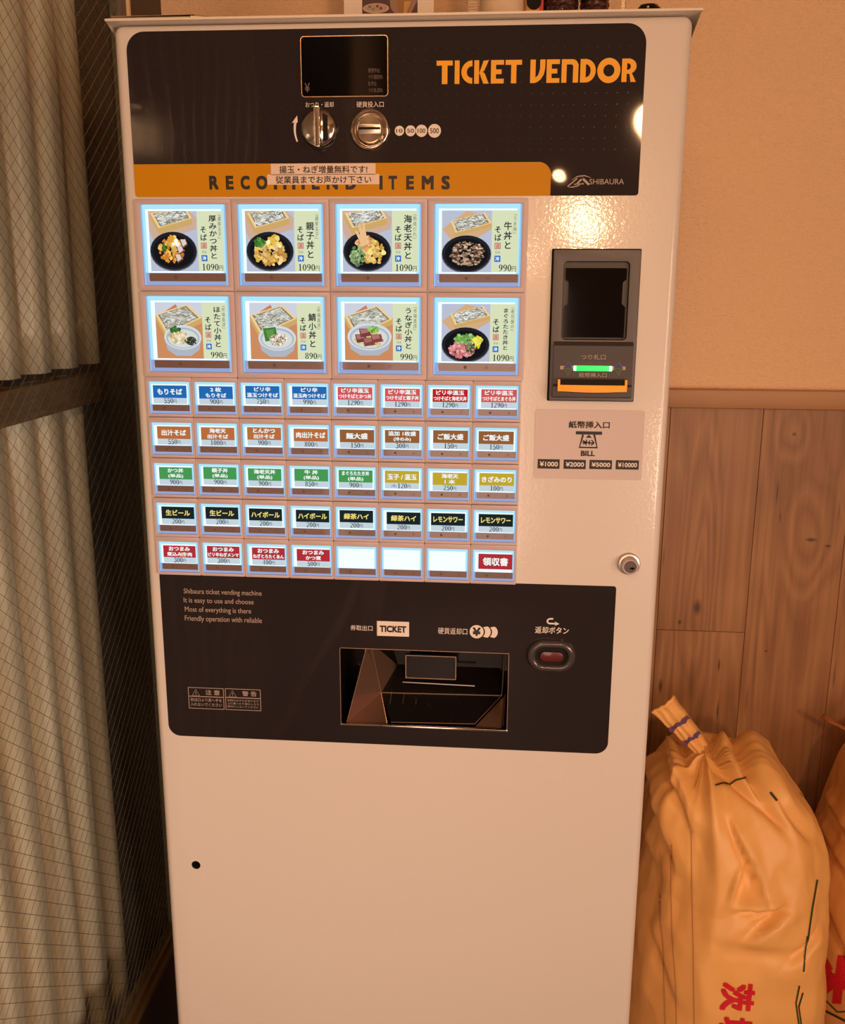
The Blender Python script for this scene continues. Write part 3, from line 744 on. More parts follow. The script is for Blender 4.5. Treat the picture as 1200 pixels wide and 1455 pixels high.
def dish(mb, card, kind, y):
    """printed photograph on a menu card: tray of noodles and a bowl"""
    cx0, cx1, cz0, cz1 = card
    pw = (cx1 - cx0) * .655
    T = lambda u, v: (cx0 + u * pw, cz1 - v * (cz1 - cz0))
    lim = (cx0, cx0 + pw, cz0, cz1)
    lay = [0]
    def poly(pts, col, dy=None):
        lay[0] += 1
        q = clip_poly([T(*p) for p in pts], *lim)
        if q and len(q) > 2: mb.flat([q], y - .000012 * lay[0], col)
    def ell(cu, cv, ru, rv, col, n=28): poly([(cu + ru * math.cos(2 * math.pi * i / n), cv + rv * math.sin(2 * math.pi * i / n)) for i in range(n)], col)
    def blob(cu, cv, r, col, asp=.9, n=9):
        ph = rnd.random() * 6
        poly([(cu + r * (1 + .25 * math.sin(3 * a + ph)) * math.cos(a), cv + asp * r * (1 + .25 * math.sin(2 * a + ph)) * math.sin(a)) for a in [2 * math.pi * i / n for i in range(n)]], jit(col))
    def scatter(cu, cv, ru, rv, n, r, cols, asp=.9):
        for i in range(int(n * 2.2)):
            a = rnd.random() * 6.283; q = math.sqrt(rnd.random()); c = rnd.choice(cols); k = .72 if i < n * .7 else rnd.choice((.85, 1.0, 1.12))
            blob(cu + ru * q * math.cos(a), cv + rv * q * math.sin(a), r * rnd.uniform(.35, .95), (c[0] * k, c[1] * k, c[2] * k), asp)
    top = kind in ('katsu', 'oyako', 'ebi', 'gyu')
    wide = kind in ('gyu', 'maguro')
    poly([(0, 0), (1, 0), (1, 1), (0, 1)], S((186, 192, 212)) if top or wide else S((205, 140, 95)))
    if top and not wide:
        poly([(0, 0), (.85, 0), (1, .12), (.97, .3), (.5, .42), (.1, .52), (0, .3)], S((206, 172, 150)))
        bx = [(.04, .03), (.80, -.03), (.90, .12), (.20, .28)]; dep = .10
    elif wide:
        poly([(.0, .30), (.5, .0), (.95, .1), (1, .3), (.6, .5), (.25, .52)], S((212, 172, 130)))
        bx = [(.17, .17), (.86, .03), (1.0, .20), (.27, .36)]; dep = .06
    else:
        poly([(0, 0), (1, 0), (1, .25), (0, .3)], S((205, 210, 222)))
        poly([(.0, .28), (.45, .03), (.5, .12), (.1, .35)], S((205, 125, 90)))
        bx = [(.0, .22), (.70, .03), (1.0, .27), (.22, .56)]; dep = .09
    (a, b_, c, d) = bx
    poly([(a[0], a[1] + dep), a, b_, c, (c[0], c[1] + dep), (d[0], d[1] + dep)], S((206, 168, 104)))
    poly([a, b_, c, d], S((236, 206, 150)))
    ctr = (sum(p[0] for p in bx) / 4, sum(p[1] for p in bx) / 4)
    sh = lambda p, k: (ctr[0] + (p[0] - ctr[0]) * k, ctr[1] + (p[1] - ctr[1]) * k)
    inn = [sh(p, .86) for p in bx]; poly(inn, S((120, 98, 74))); inn = [sh(p, .80) for p in bx]; poly(inn, S((186, 186, 172)))
    for _ in range(150):
        s, t = rnd.random(), rnd.random()
        p = [(inn[0][i] * (1 - s) + inn[1][i] * s) * (1 - t) + (inn[3][i] * (1 - s) + inn[2][i] * s) * t for i in (0, 1)]
        a_ = rnd.uniform(-.9, .5); l_ = .04; w_ = .006
        dx, dz = l_ * math.cos(a_), l_ * math.sin(a_)
        poly([(p[0] - dx, p[1] - dz - w_), (p[0] + dx, p[1] + dz - w_), (p[0] + dx, p[1] + dz + w_), (p[0] - dx, p[1] - dz + w_)], jit(rnd.choice([S((222, 222, 214)), S((150, 148, 134)), S((235, 236, 232)), S((118, 112, 98))])))
    if kind in ('katsu', 'oyako', 'ebi', 'gyu', 'maguro'):
        cu, cv, ru, rv = (.50, .66, .49, .33) if not wide else (.5, .70, .50, .31)
        ell(cu, cv + .01, ru, rv, S((92, 92, 100))); ell(cu, cv, ru * .97, rv * .96, S((34, 34, 40))); ell(cu, cv + .01, ru * .86, rv * .82, S((22, 22, 26)))
    else:
        cu, cv, ru, rv = (.58, .62, .40, .22) if kind != 'unagi' else (.52, .58, .46, .24)
        poly([(cu - ru, cv), (cu + ru, cv), (cu + ru * .85, cv + .22), (cu + ru * .4, cv + .33), (cu - ru * .4, cv + .33), (cu - ru * .85, cv + .22)], S((176, 182, 192)))
        ell(cu, cv, ru, rv, S((212, 218, 226))); ell(cu, cv + .01, ru * .9, rv * .86, S((176, 186, 196))); ell(cu, cv + .02, ru * .8, rv * .74, S((214, 218, 214)))
    if kind == 'katsu':
        scatter(.47, .66, .26, .20, 40, .055, [S((226, 160, 60)), S((205, 120, 50)), S((240, 190, 90))]); scatter(.50, .52, .14, .10, 14, .06, [S((250, 200, 110)), S((245, 235, 215)), S((244, 172, 50))])
        for k, (u, v) in enumerate(((.72, .53), (.64, .64), (.60, .78))):
            poly([(u - .08, v - .05), (u + .05, v - .07), (u + .09, v + .03), (u - .01, v + .09)], S((120, 66, 40))); poly([(u - .06, v - .06), (u + .04, v - .06), (u + .07, v + .01), (u - .01, v + .06)], S((222, 204, 204)))
        scatter(.32, .60, .05, .07, 9, .035, [S((50, 92, 42)), S((78, 124, 60))])
    elif kind == 'oyako':
        scatter(.50, .70, .33, .20, 60, .055, [S((232, 190, 90)), S((214, 160, 74)), S((246, 214, 140)), S((196, 140, 70))]); scatter(.60, .52, .15, .09, 14, .06, [S((252, 206, 80)), S((246, 226, 160))])
        scatter(.30, .52, .09, .07, 14, .05, [S((70, 128, 50)), S((100, 158, 66)), S((56, 104, 44))])
    elif kind == 'ebi':
        scatter(.62, .68, .22, .20, 40, .06, [S((238, 196, 100)), S((226, 172, 80)), S((246, 214, 130))]); scatter(.44, .52, .14, .12, 26, .045, [S((232, 190, 130)), S((220, 150, 100))])
        for u, v in ((.26, .33), (.33, .22), (.42, .18)): poly([(u, v), (u + .03, v - .01), (.52, .55), (.40, .58)], S((236, 190, 140)))
        scatter(.32, .74, .15, .16, 44, .035, [S((140, 170, 110)), S((96, 132, 84)), S((180, 196, 140))])
    elif kind == 'gyu':
        scatter(.52, .70, .34, .20, 90, .045, [S((150, 116, 92)), S((196, 164, 134)), S((112, 80, 60)), S((214, 188, 160))], .5)
    elif kind == 'maguro':
        scatter(.42, .78, .26, .15, 70, .04, [S((226, 140, 140)), S((240, 176, 172)), S((206, 110, 116))]); scatter(.50, .60, .22, .08, 30, .045, [S((110, 168, 80)), S((150, 196, 110))])
        scatter(.74, .66, .10, .10, 22, .04, [S((232, 214, 60)), S((246, 230, 90))]); scatter(.62, .76, .12, .08, 18, .03, [S((74, 84, 56)), S((120, 130, 86))])
    elif kind == 'hotate':
        scatter(.42, .50, .10, .05, 12, .05, [S((80, 130, 60)), S((56, 104, 46))]); scatter(.50, .63, .20, .10, 40, .045, [S((224, 206, 160)), S((240, 228, 200)), S((206, 180, 120))])
        scatter(.76, .68, .12, .07, 34, .025, [S((40, 48, 40)), S((80, 84, 66))])
    elif kind == 'saba':
        poly([(.28, .45), (.55, .42), (.58, .55), (.48, .66), (.33, .68)], S((70, 124, 56))); poly([(.34, .48), (.52, .46), (.5, .58), (.38, .62)], S((98, 150, 70)))
        scatter(.60, .64, .19, .10, 60, .026, [S((150, 110, 76)), S((232, 224, 206)), S((190, 156, 118)), S((240, 236, 226))])
    elif kind == 'unagi':
        scatter(.52, .62, .30, .12, 20, .05, [S((222, 200, 130))])
        for u, v in ((.34, .60), (.50, .66), (.66, .60), (.42, .50)):
            poly([(u - .12, v - .06), (u + .10, v - .07), (u + .14, v + .06), (u - .08, v + .09)], jit(S((128, 66, 62)))); poly([(u - .10, v - .05), (u + .06, v - .06), (u + .08, v + .0), (u - .07, v + .03)], jit(S((176, 112, 110))))
        scatter(.60, .46, .10, .05, 14, .035, [S((110, 168, 80)), S((150, 196, 90))])

BX = [(.0186, .1071), (.1188, .2068), (.2185, .3055), (.3179, .4052)]
BZ = [(TOP - .2488, TOP - .1683), (TOP - .3372, TOP - .2589)]
OX = [.0128, .1130, .2127, .3118, .4110]
OZ = [(TOP - .2535, TOP - .1640), (TOP - .3425, TOP - .2548)]
BIG = [[('katsu', '「濃厚玉子」', '厚みかつ丼と', '1090'), ('oyako', '「濃厚玉子」', '親子丼と', '1090'), ('ebi', '「熟成だれ」', '海老天丼と', '1090'), ('gyu', '「うま味」', '牛丼と', '990')],
       [('hotate', '「市場直送」', 'ほたて小丼と', '990'), ('saba', '「市場直送」', '鯖小丼と', '890'), ('unagi', '「市場直送」', 'うなぎ小丼と', '990'), ('maguro', '「寿司屋の」', 'まぐろたたき丼と', '1090')]]
DESC = {'katsu': 'pork cutlet bowl', 'oyako': 'chicken and egg bowl', 'ebi': 'prawn tempura bowl', 'gyu': 'beef bowl', 'hotate': 'scallop bowl', 'saba': 'mackerel bowl', 'unagi': 'eel bowl', 'maguro': 'minced tuna bowl'}
INK = S((38, 40, 44))
for r in range(2):
    for k in range(4):
        kind, tagl, title, pr = BIG[r][k]
        x0, x1 = BX[k]; z0, z1 = BZ[r]; w_, h_ = x1 - x0, z1 - z0
        bm_ = MB(); cap(bm_, x0 + .0004, x1 - .0004, z0 + .0004, z1 - .0004, z1 - h_ * .84, .0045, YC)
        # strip of the status lamps
        btn = bm_.build('picture_button', M['backlit'], mach)
        btn['label'] = 'large backlit button showing a %s' % DESC[kind]
        b = MB(); sx0, sx1 = x0 + w_ * .065, x1 - w_ * .03
        b.slab([rrect(sx0, sx1, z1 - h_ * .945, z1 - h_ * .845, .0004, 2)], YC - .0008, YC - .0002); st = b.build('status_strip', M['strip'], btn)
        b.__init__(); zc_ = z1 - h_ * .895
        cxs = x0 + w_ * .38; b.flat([circle(cxs, zc_, .0017, 14)], YC - .0009)
        cxs = x0 + w_ * .63
        for s in (1, -1):
            v, f = ribbon([(cxs - .0016, zc_ - .0016 * s), (cxs + .0016, zc_ + .0016 * s)], .0004); b.mesh([(p[0], YC - .0009, p[1]) for p in v], f)
        b.build('status_marks', M['strip_ink'], btn)
        card = (x0 + w_ * (.085 + rnd.uniform(0, .02)), x1 - w_ * (.03 + rnd.uniform(0, .02)), z1 - h_ * .82, z1 - h_ * (.085))
        b = MB(); b.flat([[(card[0], card[2]), (card[1], card[2]), (card[1], card[3]), (card[0], card[3])]], YC - .0002, S((216, 224, 186)))
        b.build('menu_card', M['backlit'], btn)
        b = MB(); dish(b, card, kind, YC - .0003); b.build('dish_photo', M['backlit'], btn)
        b = MB(); yt = YC - .0035
        yt = YC - .0004
        cw, chh = card[1] - card[0], card[3] - card[2]
        X = lambda u: card[0] + cw * u
        Z = lambda v: card[3] - chh * v
        sz = chh * min(.155, .74 / len(title))
        vtext(b, title, X(.865), Z(.06 if len(title) > 4 else .17), sz, yt, INK, bold=.018, wide=min(1.25, chh * .155 / sz))
        vtext(b, tagl, X(.955), Z(.0), chh * .085, yt, S((90, 92, 90)), wide=.85)
        vtext(b, 'そば', X(.735), Z(.24), chh * .13, yt, INK, bold=.018)
        bx_, s_ = X(.735), chh * .052
        zc1, zc2 = Z(.57), Z(.78)
        b.flat([rrect(bx_ - s_, bx_ + s_, zc1 - s_, zc1 + s_, .0006, 3)], yt, S((186, 104, 84)))
        b.flat([rrect(bx_ - s_ * .8, bx_ + s_ * .8, zc1 - s_ * .8, zc1 + s_ * .8, .0003, 3)], yt - .00003, S((226, 196, 176)))
        text(b, '温', (bx_ - s_ * .68, bx_ + s_ * .68, zc1 - s_ * .68, zc1 + s_ * .68), yt - .00006, S((186, 104, 84)), bold=.02)
        text(b, '又は', (bx_ - s_ * .8, bx_ + s_ * .8, Z(.695), Z(.655)), yt, INK)
        b.flat([rrect(bx_ - s_, bx_ + s_, zc2 - s_, zc2 + s_, .0006, 3)], yt, S((44, 112, 196)))
        text(b, '冷', (bx_ - s_ * .66, bx_ + s_ * .66, zc2 - s_ * .66, zc2 + s_ * .66), yt - .00003, S((235, 245, 250)), bold=.03)
        n_ = len(pr)
        price(b, pr, (X(.985 - .29 * (n_ + 1) / 5), X(.985), Z(.985), Z(.875)), yt, INK)
        b.build('card_lettering', M['backlit'], btn)
        bezel(x0, x1, z0, z1, OX[k] + .0002, OX[k + 1] - .0002, OZ[r][0], OZ[r][1], btn)

SX0, SP, SW = .0160, .04941, .0450
SZ = [(TOP - .3816, TOP - .3473), (TOP - .4257, TOP - .3909), (TOP - .4694, TOP - .4351), (TOP - .5138, TOP - .4789), (TOP - .5573, TOP - .5226)]
BL, RD, RD2, OR, BR, GR, YE, BK, CR = (34, 104, 178), (212, 84, 84), (190, 30, 34), (186, 108, 58), (148, 94, 52), (70, 152, 82), (194, 166, 44), (26, 38, 40), (178, 46, 54)
WT, YT = (240, 246, 244), (236, 214, 120)
SMALL = [
 [(BL, 'もりそば', '', '550'), (BL, '2 枚', 'もりそば', '900'), (BL, 'ピリ辛', '温玉つけそば', '750'), (BL, 'ピリ辛', '温玉肉つけそば', '990'), (RD, 'ピリ辛温玉', 'つけそばとかつ丼', '1290'), (RD, 'ピリ辛温玉', 'つけそばと親子丼', '1290'), (RD2, 'ピリ辛温玉', 'つけそばと海老天丼', '1290'), (RD, 'ピリ辛温玉', 'つけそばとまぐろ丼', '1290')],
 [(OR, '出汁そば', '', '550'), (OR, '海老天', '出汁そば', '1000'), (OR, 'とんかつ', '出汁そば', '900'), (OR, '肉出汁そば', '', '800'), (BR, '麺大盛', '', '150'), (BR, '追加 1枚盛', '(冷のみ)', '300'), (BR, 'ご飯大盛', '', '150'), (BR, 'ご飯大盛', '', '150')],
 [(GR, 'かつ丼', '(単品)', '900'), (GR, '親子丼', '(単品)', '900'), (GR, '海老天丼', '(単品)', '900'), (GR, '牛 丼', '(単品)', '850'), (GR, 'まぐろたたき丼', '(単品)', '900'), (YE, '玉子 / 温玉', '', '120'), (YE, '海老天', '1 本', '250'), (YE, 'きざみのり', '', '100')],
 [(BK, '生ビール', '', '200'), (BK, '生ビール', '', '200'), (BK, 'ハイボール', '', '200'), (BK, 'ハイボール', '', '200'), (BK, '緑茶ハイ', '', '200'), (BK, '緑茶ハイ', '', '200'), (BK, 'レモンサワー', '', '200'), (BK, 'レモンサワー', '', '200')],
 [(CR, 'おつまみ', '煮込み牛肉', '300'), (CR, 'おつまみ', 'ピリ辛ねぎメンマ', '300'), (CR, 'おつまみ', 'ねぎとろたくあん', '400'), (CR, 'おつまみ', 'かつ煮', '500'), None, None, None, (CR, '領収書', '', '')],
]
CN = {BL: 'blue', RD: 'pink red', RD2: 'deep red', OR: 'orange brown', BR: 'brown', GR: 'green', YE: 'yellow', BK: 'black', CR: 'crimson'}
for r in range(5):
    z0, z1 = SZ[r]; h_ = z1 - z0
    for k in range(8):
        x0 = SX0 + k * SP; x1 = x0 + SW; w_ = SW
        it = SMALL[r][k]
        b = MB(); cap(b, x0 + .0003, x1 - .0003, z0 + .0003, z1 - .0003, z1 - h_ * .715, .0026, YC)
        btn = b.build('menu_button', M['backlit'], mach)
        b = MB(); b.slab([rrect(x0 + w_ * .075, x1 - w_ * .035, z1 - h_ * .915, z1 - h_ * .72, .0003, 2)], YC - .0006, YC - .0002); b.build('status_strip', M['strip'], btn)
        b = MB(); zc_ = z1 - h_ * .82; b.flat([circle(x0 + w_ * .35, zc_, .0013, 12)], YC - .0007)
        cxs = x0 + w_ * .78
        for s in (1, -1):
            v, f = ribbon([(cxs - .0013, zc_ - .0013 * s), (cxs + .0013, zc_ + .0013 * s)], .0003); b.mesh([(p[0], YC - .0007, p[1]) for p in v], f)
        b.build('status_marks', M['strip_ink'], btn)
        if it:
            colr, t1, t2, pr = it
            btn['label'] = 'small backlit button with a %s label' % CN[colr]
            jx = rnd.uniform(-.02, .03); jz = rnd.uniform(-.02, .02)
            cx0, cx1 = x0 + w_ * (.115 + jx), x0 + w_ * (.925 + jx)
            if not pr:
                a1, a0 = z1 - h_ * .13, z1 - h_ * .62
            else: a1, a0 = z1 - h_ * (.115 + jz), z1 - h_ * (.50 + jz)
            b = MB(); b.flat([[(cx0, a0), (cx1, a0), (cx1, a1), (cx0, a1)]], YC - .0002, S(colr))
            if pr: b.flat([[(cx0, a0 - h_ * .18), (cx1, a0 - h_ * .18), (cx1, a0), (cx0, a0)]], YC - .0002, S((196, 212, 222)))
            b.build('label_card', M['backlit'], btn)
            b = MB(); tc_ = S(YT if colr == BK else WT); cm = (cx0 + cx1) / 2; cw = cx1 - cx0; ah = a1 - a0; yt = YC - .0003
            def line(t, za, zb, maxw):
                n_ = sum(.5 if c_ in ' ()/12' else 1 for c_ in t); ww = min(cw * maxw, n_ * (zb - za) * 1.2)
                text(b, t, (cm - ww / 2, cm + ww / 2, za, zb), yt, tc_, bold=.03)
            if not t2:
                hh = .24 if pr else .27
                line(t1, a0 + ah * (.5 - hh), a0 + ah * (.5 + hh), .86 if len(t1) > 4 else .74)
            else:
                line(t1, a0 + ah * .55, a0 + ah * .92, .80)
                line(t2, a0 + ah * .10, a0 + ah * .45, .94 if '(' not in t2 else .5)
            if pr:
                ww = cw * (.46 if len(pr) > 3 else .38)
                off = cw * .06 if pr == '120' else 0
                price(b, pr, (cm - ww / 2 + off, cm + ww / 2 + off, a0 - h_ * .165, a0 - h_ * .01), yt, S((26, 30, 38)))
                if pr == '120': text(b, '(各)', (cm - cw * .30, cm - cw * .16, a0 - h_ * .15, a0 - h_ * .04), yt, S((40, 44, 50)))
            if r == 4 and k == 0: b.flat([[(cm + cw * .04, a0 + ah * .06), (cm + cw * .20, a0 + ah * .06), (cm + cw * .20, a0 + ah * .42), (cm + cw * .04, a0 + ah * .42)]], yt - .00005, S((222, 160, 110)))
            b.build('label_lettering', M['backlit'], btn)
        else: btn['label'] = 'small backlit button without a label, plain white'
        zt = z1 + .0055 if r else z1 + .0045
        bezel(x0, x1, z0, z1, x0 - (SP - SW) / 2 + .0001, x1 + (SP - SW) / 2 - .0001, z0 - .0030, zt, btn)

# ---- bill validator
def bpx(u, v, y=0.0): return pt(740 + u / 3.932, 330 + v / 3.932, y)
BX0, BX1, BZ0, BZ1 = .4384, .5212, TOP - .3602, TOP - .2136
bu = None
b = MB()
b.slab([rrect(BX0 - .001, BX1 + .001, BZ0 - .001, BZ1 + .001, .001, 2), rrect(BX0 + .009, BX1 - .009, BZ0 + .060, BZ1 - .010, .004, 4)[::-1]], -.007, 0)
bill = b.build('bill_unit', M['grey'], mach, bevel=.0016, seg=3)
b = MB(); b.slab([rrect(BX0 - .0028, BX1 + .0022, BZ0 - .0022, BZ1 + .0022, .001, 2)], -.0008, 0); b.build('dark_gasket', M['hole'], bill)  # dark sheet slightly wider than the unit, seen as a thin rim
wx0, wx1, wz0, wz1 = BX0 + .0095, BX1 - .0095, BZ0 + .0605, BZ1 - .0105
b = MB(); b.slab([rrect(wx0, wx1, wz0, wz1, .003, 3)], -.0015, -.0009); b.build('window_surround', M['grey_dark'], bill)
b = MB(); zn1, zn0 = wz0 + .056, wz0 + .035; i_ = .0035
xa, xb, za, zb = wx0 + .002, wx1 - .002, wz0 + .002, wz1 - .006
b.slab([[(xa, za), (xb, za), (xb, zn0 - .003), (xb - i_, zn0), (xb - i_, zn1), (xb, zn1 + .003), (xb, zb), (xa, zb), (xa, zn1 + .003), (xa + i_, zn1), (xa + i_, zn0), (xa, zn0 - .003)]], -.0045, -.0015)
b.build('black_window', M['blackgloss'], bill)
# lower console: a shallow wedge with lamp bar and slot
zc0, zc1 = BZ0 + .002, BZ0 + .0585
b = MB(); prof = [(-.0072, zc1), (-.0115, zc1 - .004), (-.0115, zc0 + .014), (-.0145, zc0 + .012), (-.0145, zc0 + .002), (-.007, zc0)]
xs = [BX0 + .002 + (BX1 - BX0 - .004) * i / 12 for i in range(13)]
vs = []
for i, xx in enumerate(xs):
    bow = .0022 * math.sin(math.pi * i / 12)
    vs += [(xx, y_ - (bow * .6 if q_ in (3, 4) else 0), z_) for q_, (y_, z_) in enumerate(prof)]
np_ = len(prof)
fs = [(i * np_ + q_, i * np_ + q_ + 1, (i + 1) * np_ + q_ + 1, (i + 1) * np_ + q_) for i in range(12) for q_ in range(np_ - 1)] + [tuple(range(np_)), tuple(12 * np_ + q_ for q_ in range(np_))[::-1]]
b.mesh(vs, fs); con = b.build('console', M['grey_dark'], bill, smooth=True, angle=30)
YK = -.0118
def bb(u0, v0, u1, v1): return box_px(740 + u0 / 3.932, 330 + v0 / 3.932, 740 + u1 / 3.932, 330 + v1 / 3.932, YK)
for t_, q_, m_ in (('つり札口', (335, 683, 472, 712), 'tan_ink'), ('紙幣挿入口', (323, 785, 478, 811), 'tan_ink'), ('トビラは自動的に開閉します', (310, 723, 497, 736), 'dim_ink')):
    b = MB(); text(b, t_, bb(*q_), YK); b.build('lettering', M[m_], con)
q = bb(218, 748, 583, 768); b = MB(); b.slab([rrect(*q, .0002, 2)], YK, YK + .0005); b.build('white_bar', M['tan_ink'], con)
q = bb(292, 746, 508, 775); b = MB(); b.slab([rrect(*q, .0006, 3)], YK - .0012, YK + .0005); bar = b.build('lamp_bar', M['green'], con, bevel=.0004)
b = MB()
for s_ in (q[0], q[1] - .003): b.slab([rrect(s_, s_ + .003, q[2], q[3], .0005, 3)], YK - .0014, YK - .0010)
b.build('lamp_end', M['greenw'], bar)
for cu in (262, 543):
    L_, R_, T_, B_ = bb(cu - 27, 760, cu + 27, 760)[0], bb(cu - 27, 760, cu + 27, 760)[1], bb(cu, 718, cu, 760)[3], bb(cu, 760, cu, 803)[2]
    zm_ = bb(cu, 759, cu, 761); zm_ = (zm_[2] + zm_[3]) / 2; xm_ = (L_ + R_) / 2
    b = MB(); b.slab([[(L_, zm_), (xm_, B_), (R_, zm_), (xm_, T_)]], YK - .0006, YK + .0004, mi=0)
    k_ = .82
    b.flat([[(xm_ + (L_ - xm_) * k_, zm_ + .0003), (xm_ + (R_ - xm_) * k_, zm_ + .0003), (xm_, zm_ + (T_ - zm_) * k_)]], YK - .0008, mi=1)
    b.flat([[(xm_ + (R_ - xm_) * k_, zm_ - .0003), (xm_ + (L_ - xm_) * k_, zm_ - .0003), (xm_, zm_ + (B_ - zm_) * k_)][::-1]], YK - .0008, mi=2)
    b.build('direction_mark', [M['dim_ink'], M['blue_ink'], M['green_ink']], con)
# amber bill slot
q = box_px(740 + 205 / 3.932, 330 + 825 / 3.932, 740 + 592 / 3.932, 330 + 888 / 3.932, -.019)
b = MB(); n_ = 16; x0_, x1_, z0_, z1_ = q; zmid = z0_ + (z1_ - z0_) * .52
vs = []
for i in range(n_ + 1):
    t = i / n_; xx = x0_ + (x1_ - x0_) * t; bow = .0025 * math.sin(math.pi * t)
    vs += [(xx, -.016, zmid), (xx, -.019 - bow, zmid), (xx, -.0195 - bow, z0_ - bow * .4), (xx, -.016, z0_ - .001)]
b.mesh(vs, [(i * 4 + j, i * 4 + j + 1, i * 4 + j + 5, i * 4 + j + 4) for i in range(n_) for j in range(3)])
b.box(x0_, x0_ + .0022, -.0195, -.016, z0_, z1_); b.box(x1_ - .0022, x1_, -.0195, -.016, z0_, z1_)
b.build('amber_bill_guide', M['amber'], con, smooth=True, angle=30)
b = MB(); b.box(x0_ + .002, x1_ - .002, -.0172, -.016, zmid, z1_); b.build('bill_slot', M['hole'], con)

# ---- bill plate
b = MB(); b.slab([rrect(.4243, .5359, TOP - .4440, TOP - .3712, .003, 5)], -.0006, 0); pl = b.build('bill_plate', M['plate'], mach)
def pb(u0, v0, u1, v1): return box_px(740 + u0 / 3.932, 330 + v0 / 3.932, 740 + u1 / 3.932, 330 + v1 / 3.932)
b = MB(); yp = -.0008
text(b, '紙幣挿入口', pb(265, 1055, 495, 1095), yp, bold=.028)
q = pb(305, 1112, 452, 1130); b.flat([rrect(*q, 0)], yp)
v, f = ribbon([bpx(346, 1130), bpx(326, 1201), bpx(424, 1203), bpx(408, 1130)], .0021, False); b.mesh([(p[0], yp, p[1]) for p in v], f)
b.flat([[bpx(360, 1148), bpx(396, 1148), bpx(378, 1130)]], yp)
for a, c in (((342, 1172), (408, 1178)), ((365, 1158), (362, 1190)), ((382, 1162), (380, 1188)), ((392, 1160), (408, 1176)), ((405, 1178), (390, 1190)), ((345, 1183), (360, 1176)), ((345, 1162), (360, 1174))):
    v, f = ribbon([bpx(*a), bpx(*c)], .0013); b.mesh([(p[0], yp, p[1]) for p in v], f)
text(b, 'BILL', pb(333, 1220, 412, 1250), yp, bold=.04)
tb = MB()
for (u0, v0, u1, v1), t in (((92, 1267, 215, 1320), '¥1000'), ((237, 1270, 361, 1322), '¥2000'), ((381, 1272, 507, 1323), '¥5000'), ((528, 1273, 657, 1325), '¥10000')):
    b.flat([rrect(*pb(u0, v0, u1, v1), 0)], yp)
    text(tb, t, pb(u0 + 12, v0 + 13, u1 - 10, v1 - 13), yp - .0002, bold=.02)
b.build('plate_print', M['black_ink'], pl); tb.build('plate_figures', M['cream_ink'], pl)

# ---- lock
lx, lz = pt(893, 800.5)
b = MB(); b.lathe(lx, lz, [(.0118, 0), (.0118, -.003), (.0110, -.0045), (.0092, -.0048), (.0088, -.012), (.0080, -.0135), (.0, -.0135)], 40); lock = b.build('lock', M['satin'], mach, smooth=True, angle=40)
b = MB(); b.slab([circle(lx, lz, .0066, 28)], -.0139, -.0130); b.build('lock_core', mat('worn_lock_core', (96, 84, 78), .4, metal=.8), lock)
b = MB(); b.slab([rrect(lx - .0006, lx + .0042, lz - .0022, lz - .0008, .0003, 2)], -.0142, -.0138); b.slab([circle(lx + .002, lz - .0015, .0014, 12)], -.0142, -.0138); b.build('key_slit', M['hole'], lock)

# ---- lower black panel with the tray
LX0, LX1, LZ0, LZ1 = .0140, .5162, TOP - .7565, TOP - .5602
b = MB(); b.slab([rrect(LX0, LX1, LZ0, LZ1, (.014, .014, .003, .003)), rrect(TX0, TX1, TZ0, TZ1, 0)[::-1]], -.0004, 0)
low = b.build('lower_film_panel', M['film'], mach)
b = MB()
for t, q in (('Shibaura ticket vending machine', (261.3, 837.5, 371.6, 846.8)), ('It is easy to use and choose', (261.3, 850.2, 360.3, 859.3)), ('Most of everything is there', (262.9, 863, 356.7, 872.3)), ('Friendly operation with reliable', (262.9, 876, 372, 885.6))):
    b = MB(); text(b, t, box_px(*q), -.0006); b.build('text_line', M['tan_ink'], low)
def frame(mb, q, w_, y):
    x0, x1, z0, z1 = q
    mb.flat([[(x0, z0), (x1, z0), (x1, z1), (x0, z1)], [(x0 + w_, z0 + w_), (x0 + w_, z1 - w_), (x1 - w_, z1 - w_), (x1 - w_, z0 + w_)]], y)
for (a, c, e, g), big, lines in (((268, 977, 318.2, 1007), '注 意', ('取出口より奥へ手を', '入れないでください')), ((320.3, 978.8, 370.5, 1009), '警 告', ('転倒のおそれがあります', '上に乗ったり揺らしたり', '絶対にしないでください'))):
    b = MB(); frame(b, box_px(a, c, e, g), .0006, -.0006)
    q = box_px(a, c + 12.2, e, c + 13.2); b.flat([rrect(*q, 0)], -.0006)
    text(b, big, box_px(a + 24, c + 3.2, e - 6, c + 10.3), -.0006, bold=.01)
    tx0, tx1, tz0, tz1 = box_px(a + 5, c + 2.2, a + 15.5, c + 11)
    v, f = ribbon([(tx0, tz0), (tx1, tz0), ((tx0 + tx1) / 2, tz1)], .0006, True); b.mesh([(p[0], -.0006, p[1]) for p in v], f)
    xm_ = (tx0 + tx1) / 2; b.flat([rrect(xm_ - .0003, xm_ + .0003, tz0 + .0024, tz1 - .0025, 0)], -.0006); b.flat([rrect(xm_ - .0003, xm_ + .0003, tz0 + .001, tz0 + .0017, 0)], -.0006)
    n_ = len(lines)
    for i, t in enumerate(lines):
        y0_ = c + 15 + i * 13.0 / n_; text(b, t, box_px(a + 3, y0_, e - 3, y0_ + 9.5 / n_), -.0006)
    b.build('warning_box', M['tan_ink'], low)
def cpx(u, v): return pt(460 + u / 3.158, 860 + v / 3.158)
def cb_(u0, v0, u1, v1): return box_px(460 + u0 / 3.158, 860 + v0 / 3.158, 460 + u1 / 3.158, 860 + v1 / 3.158)
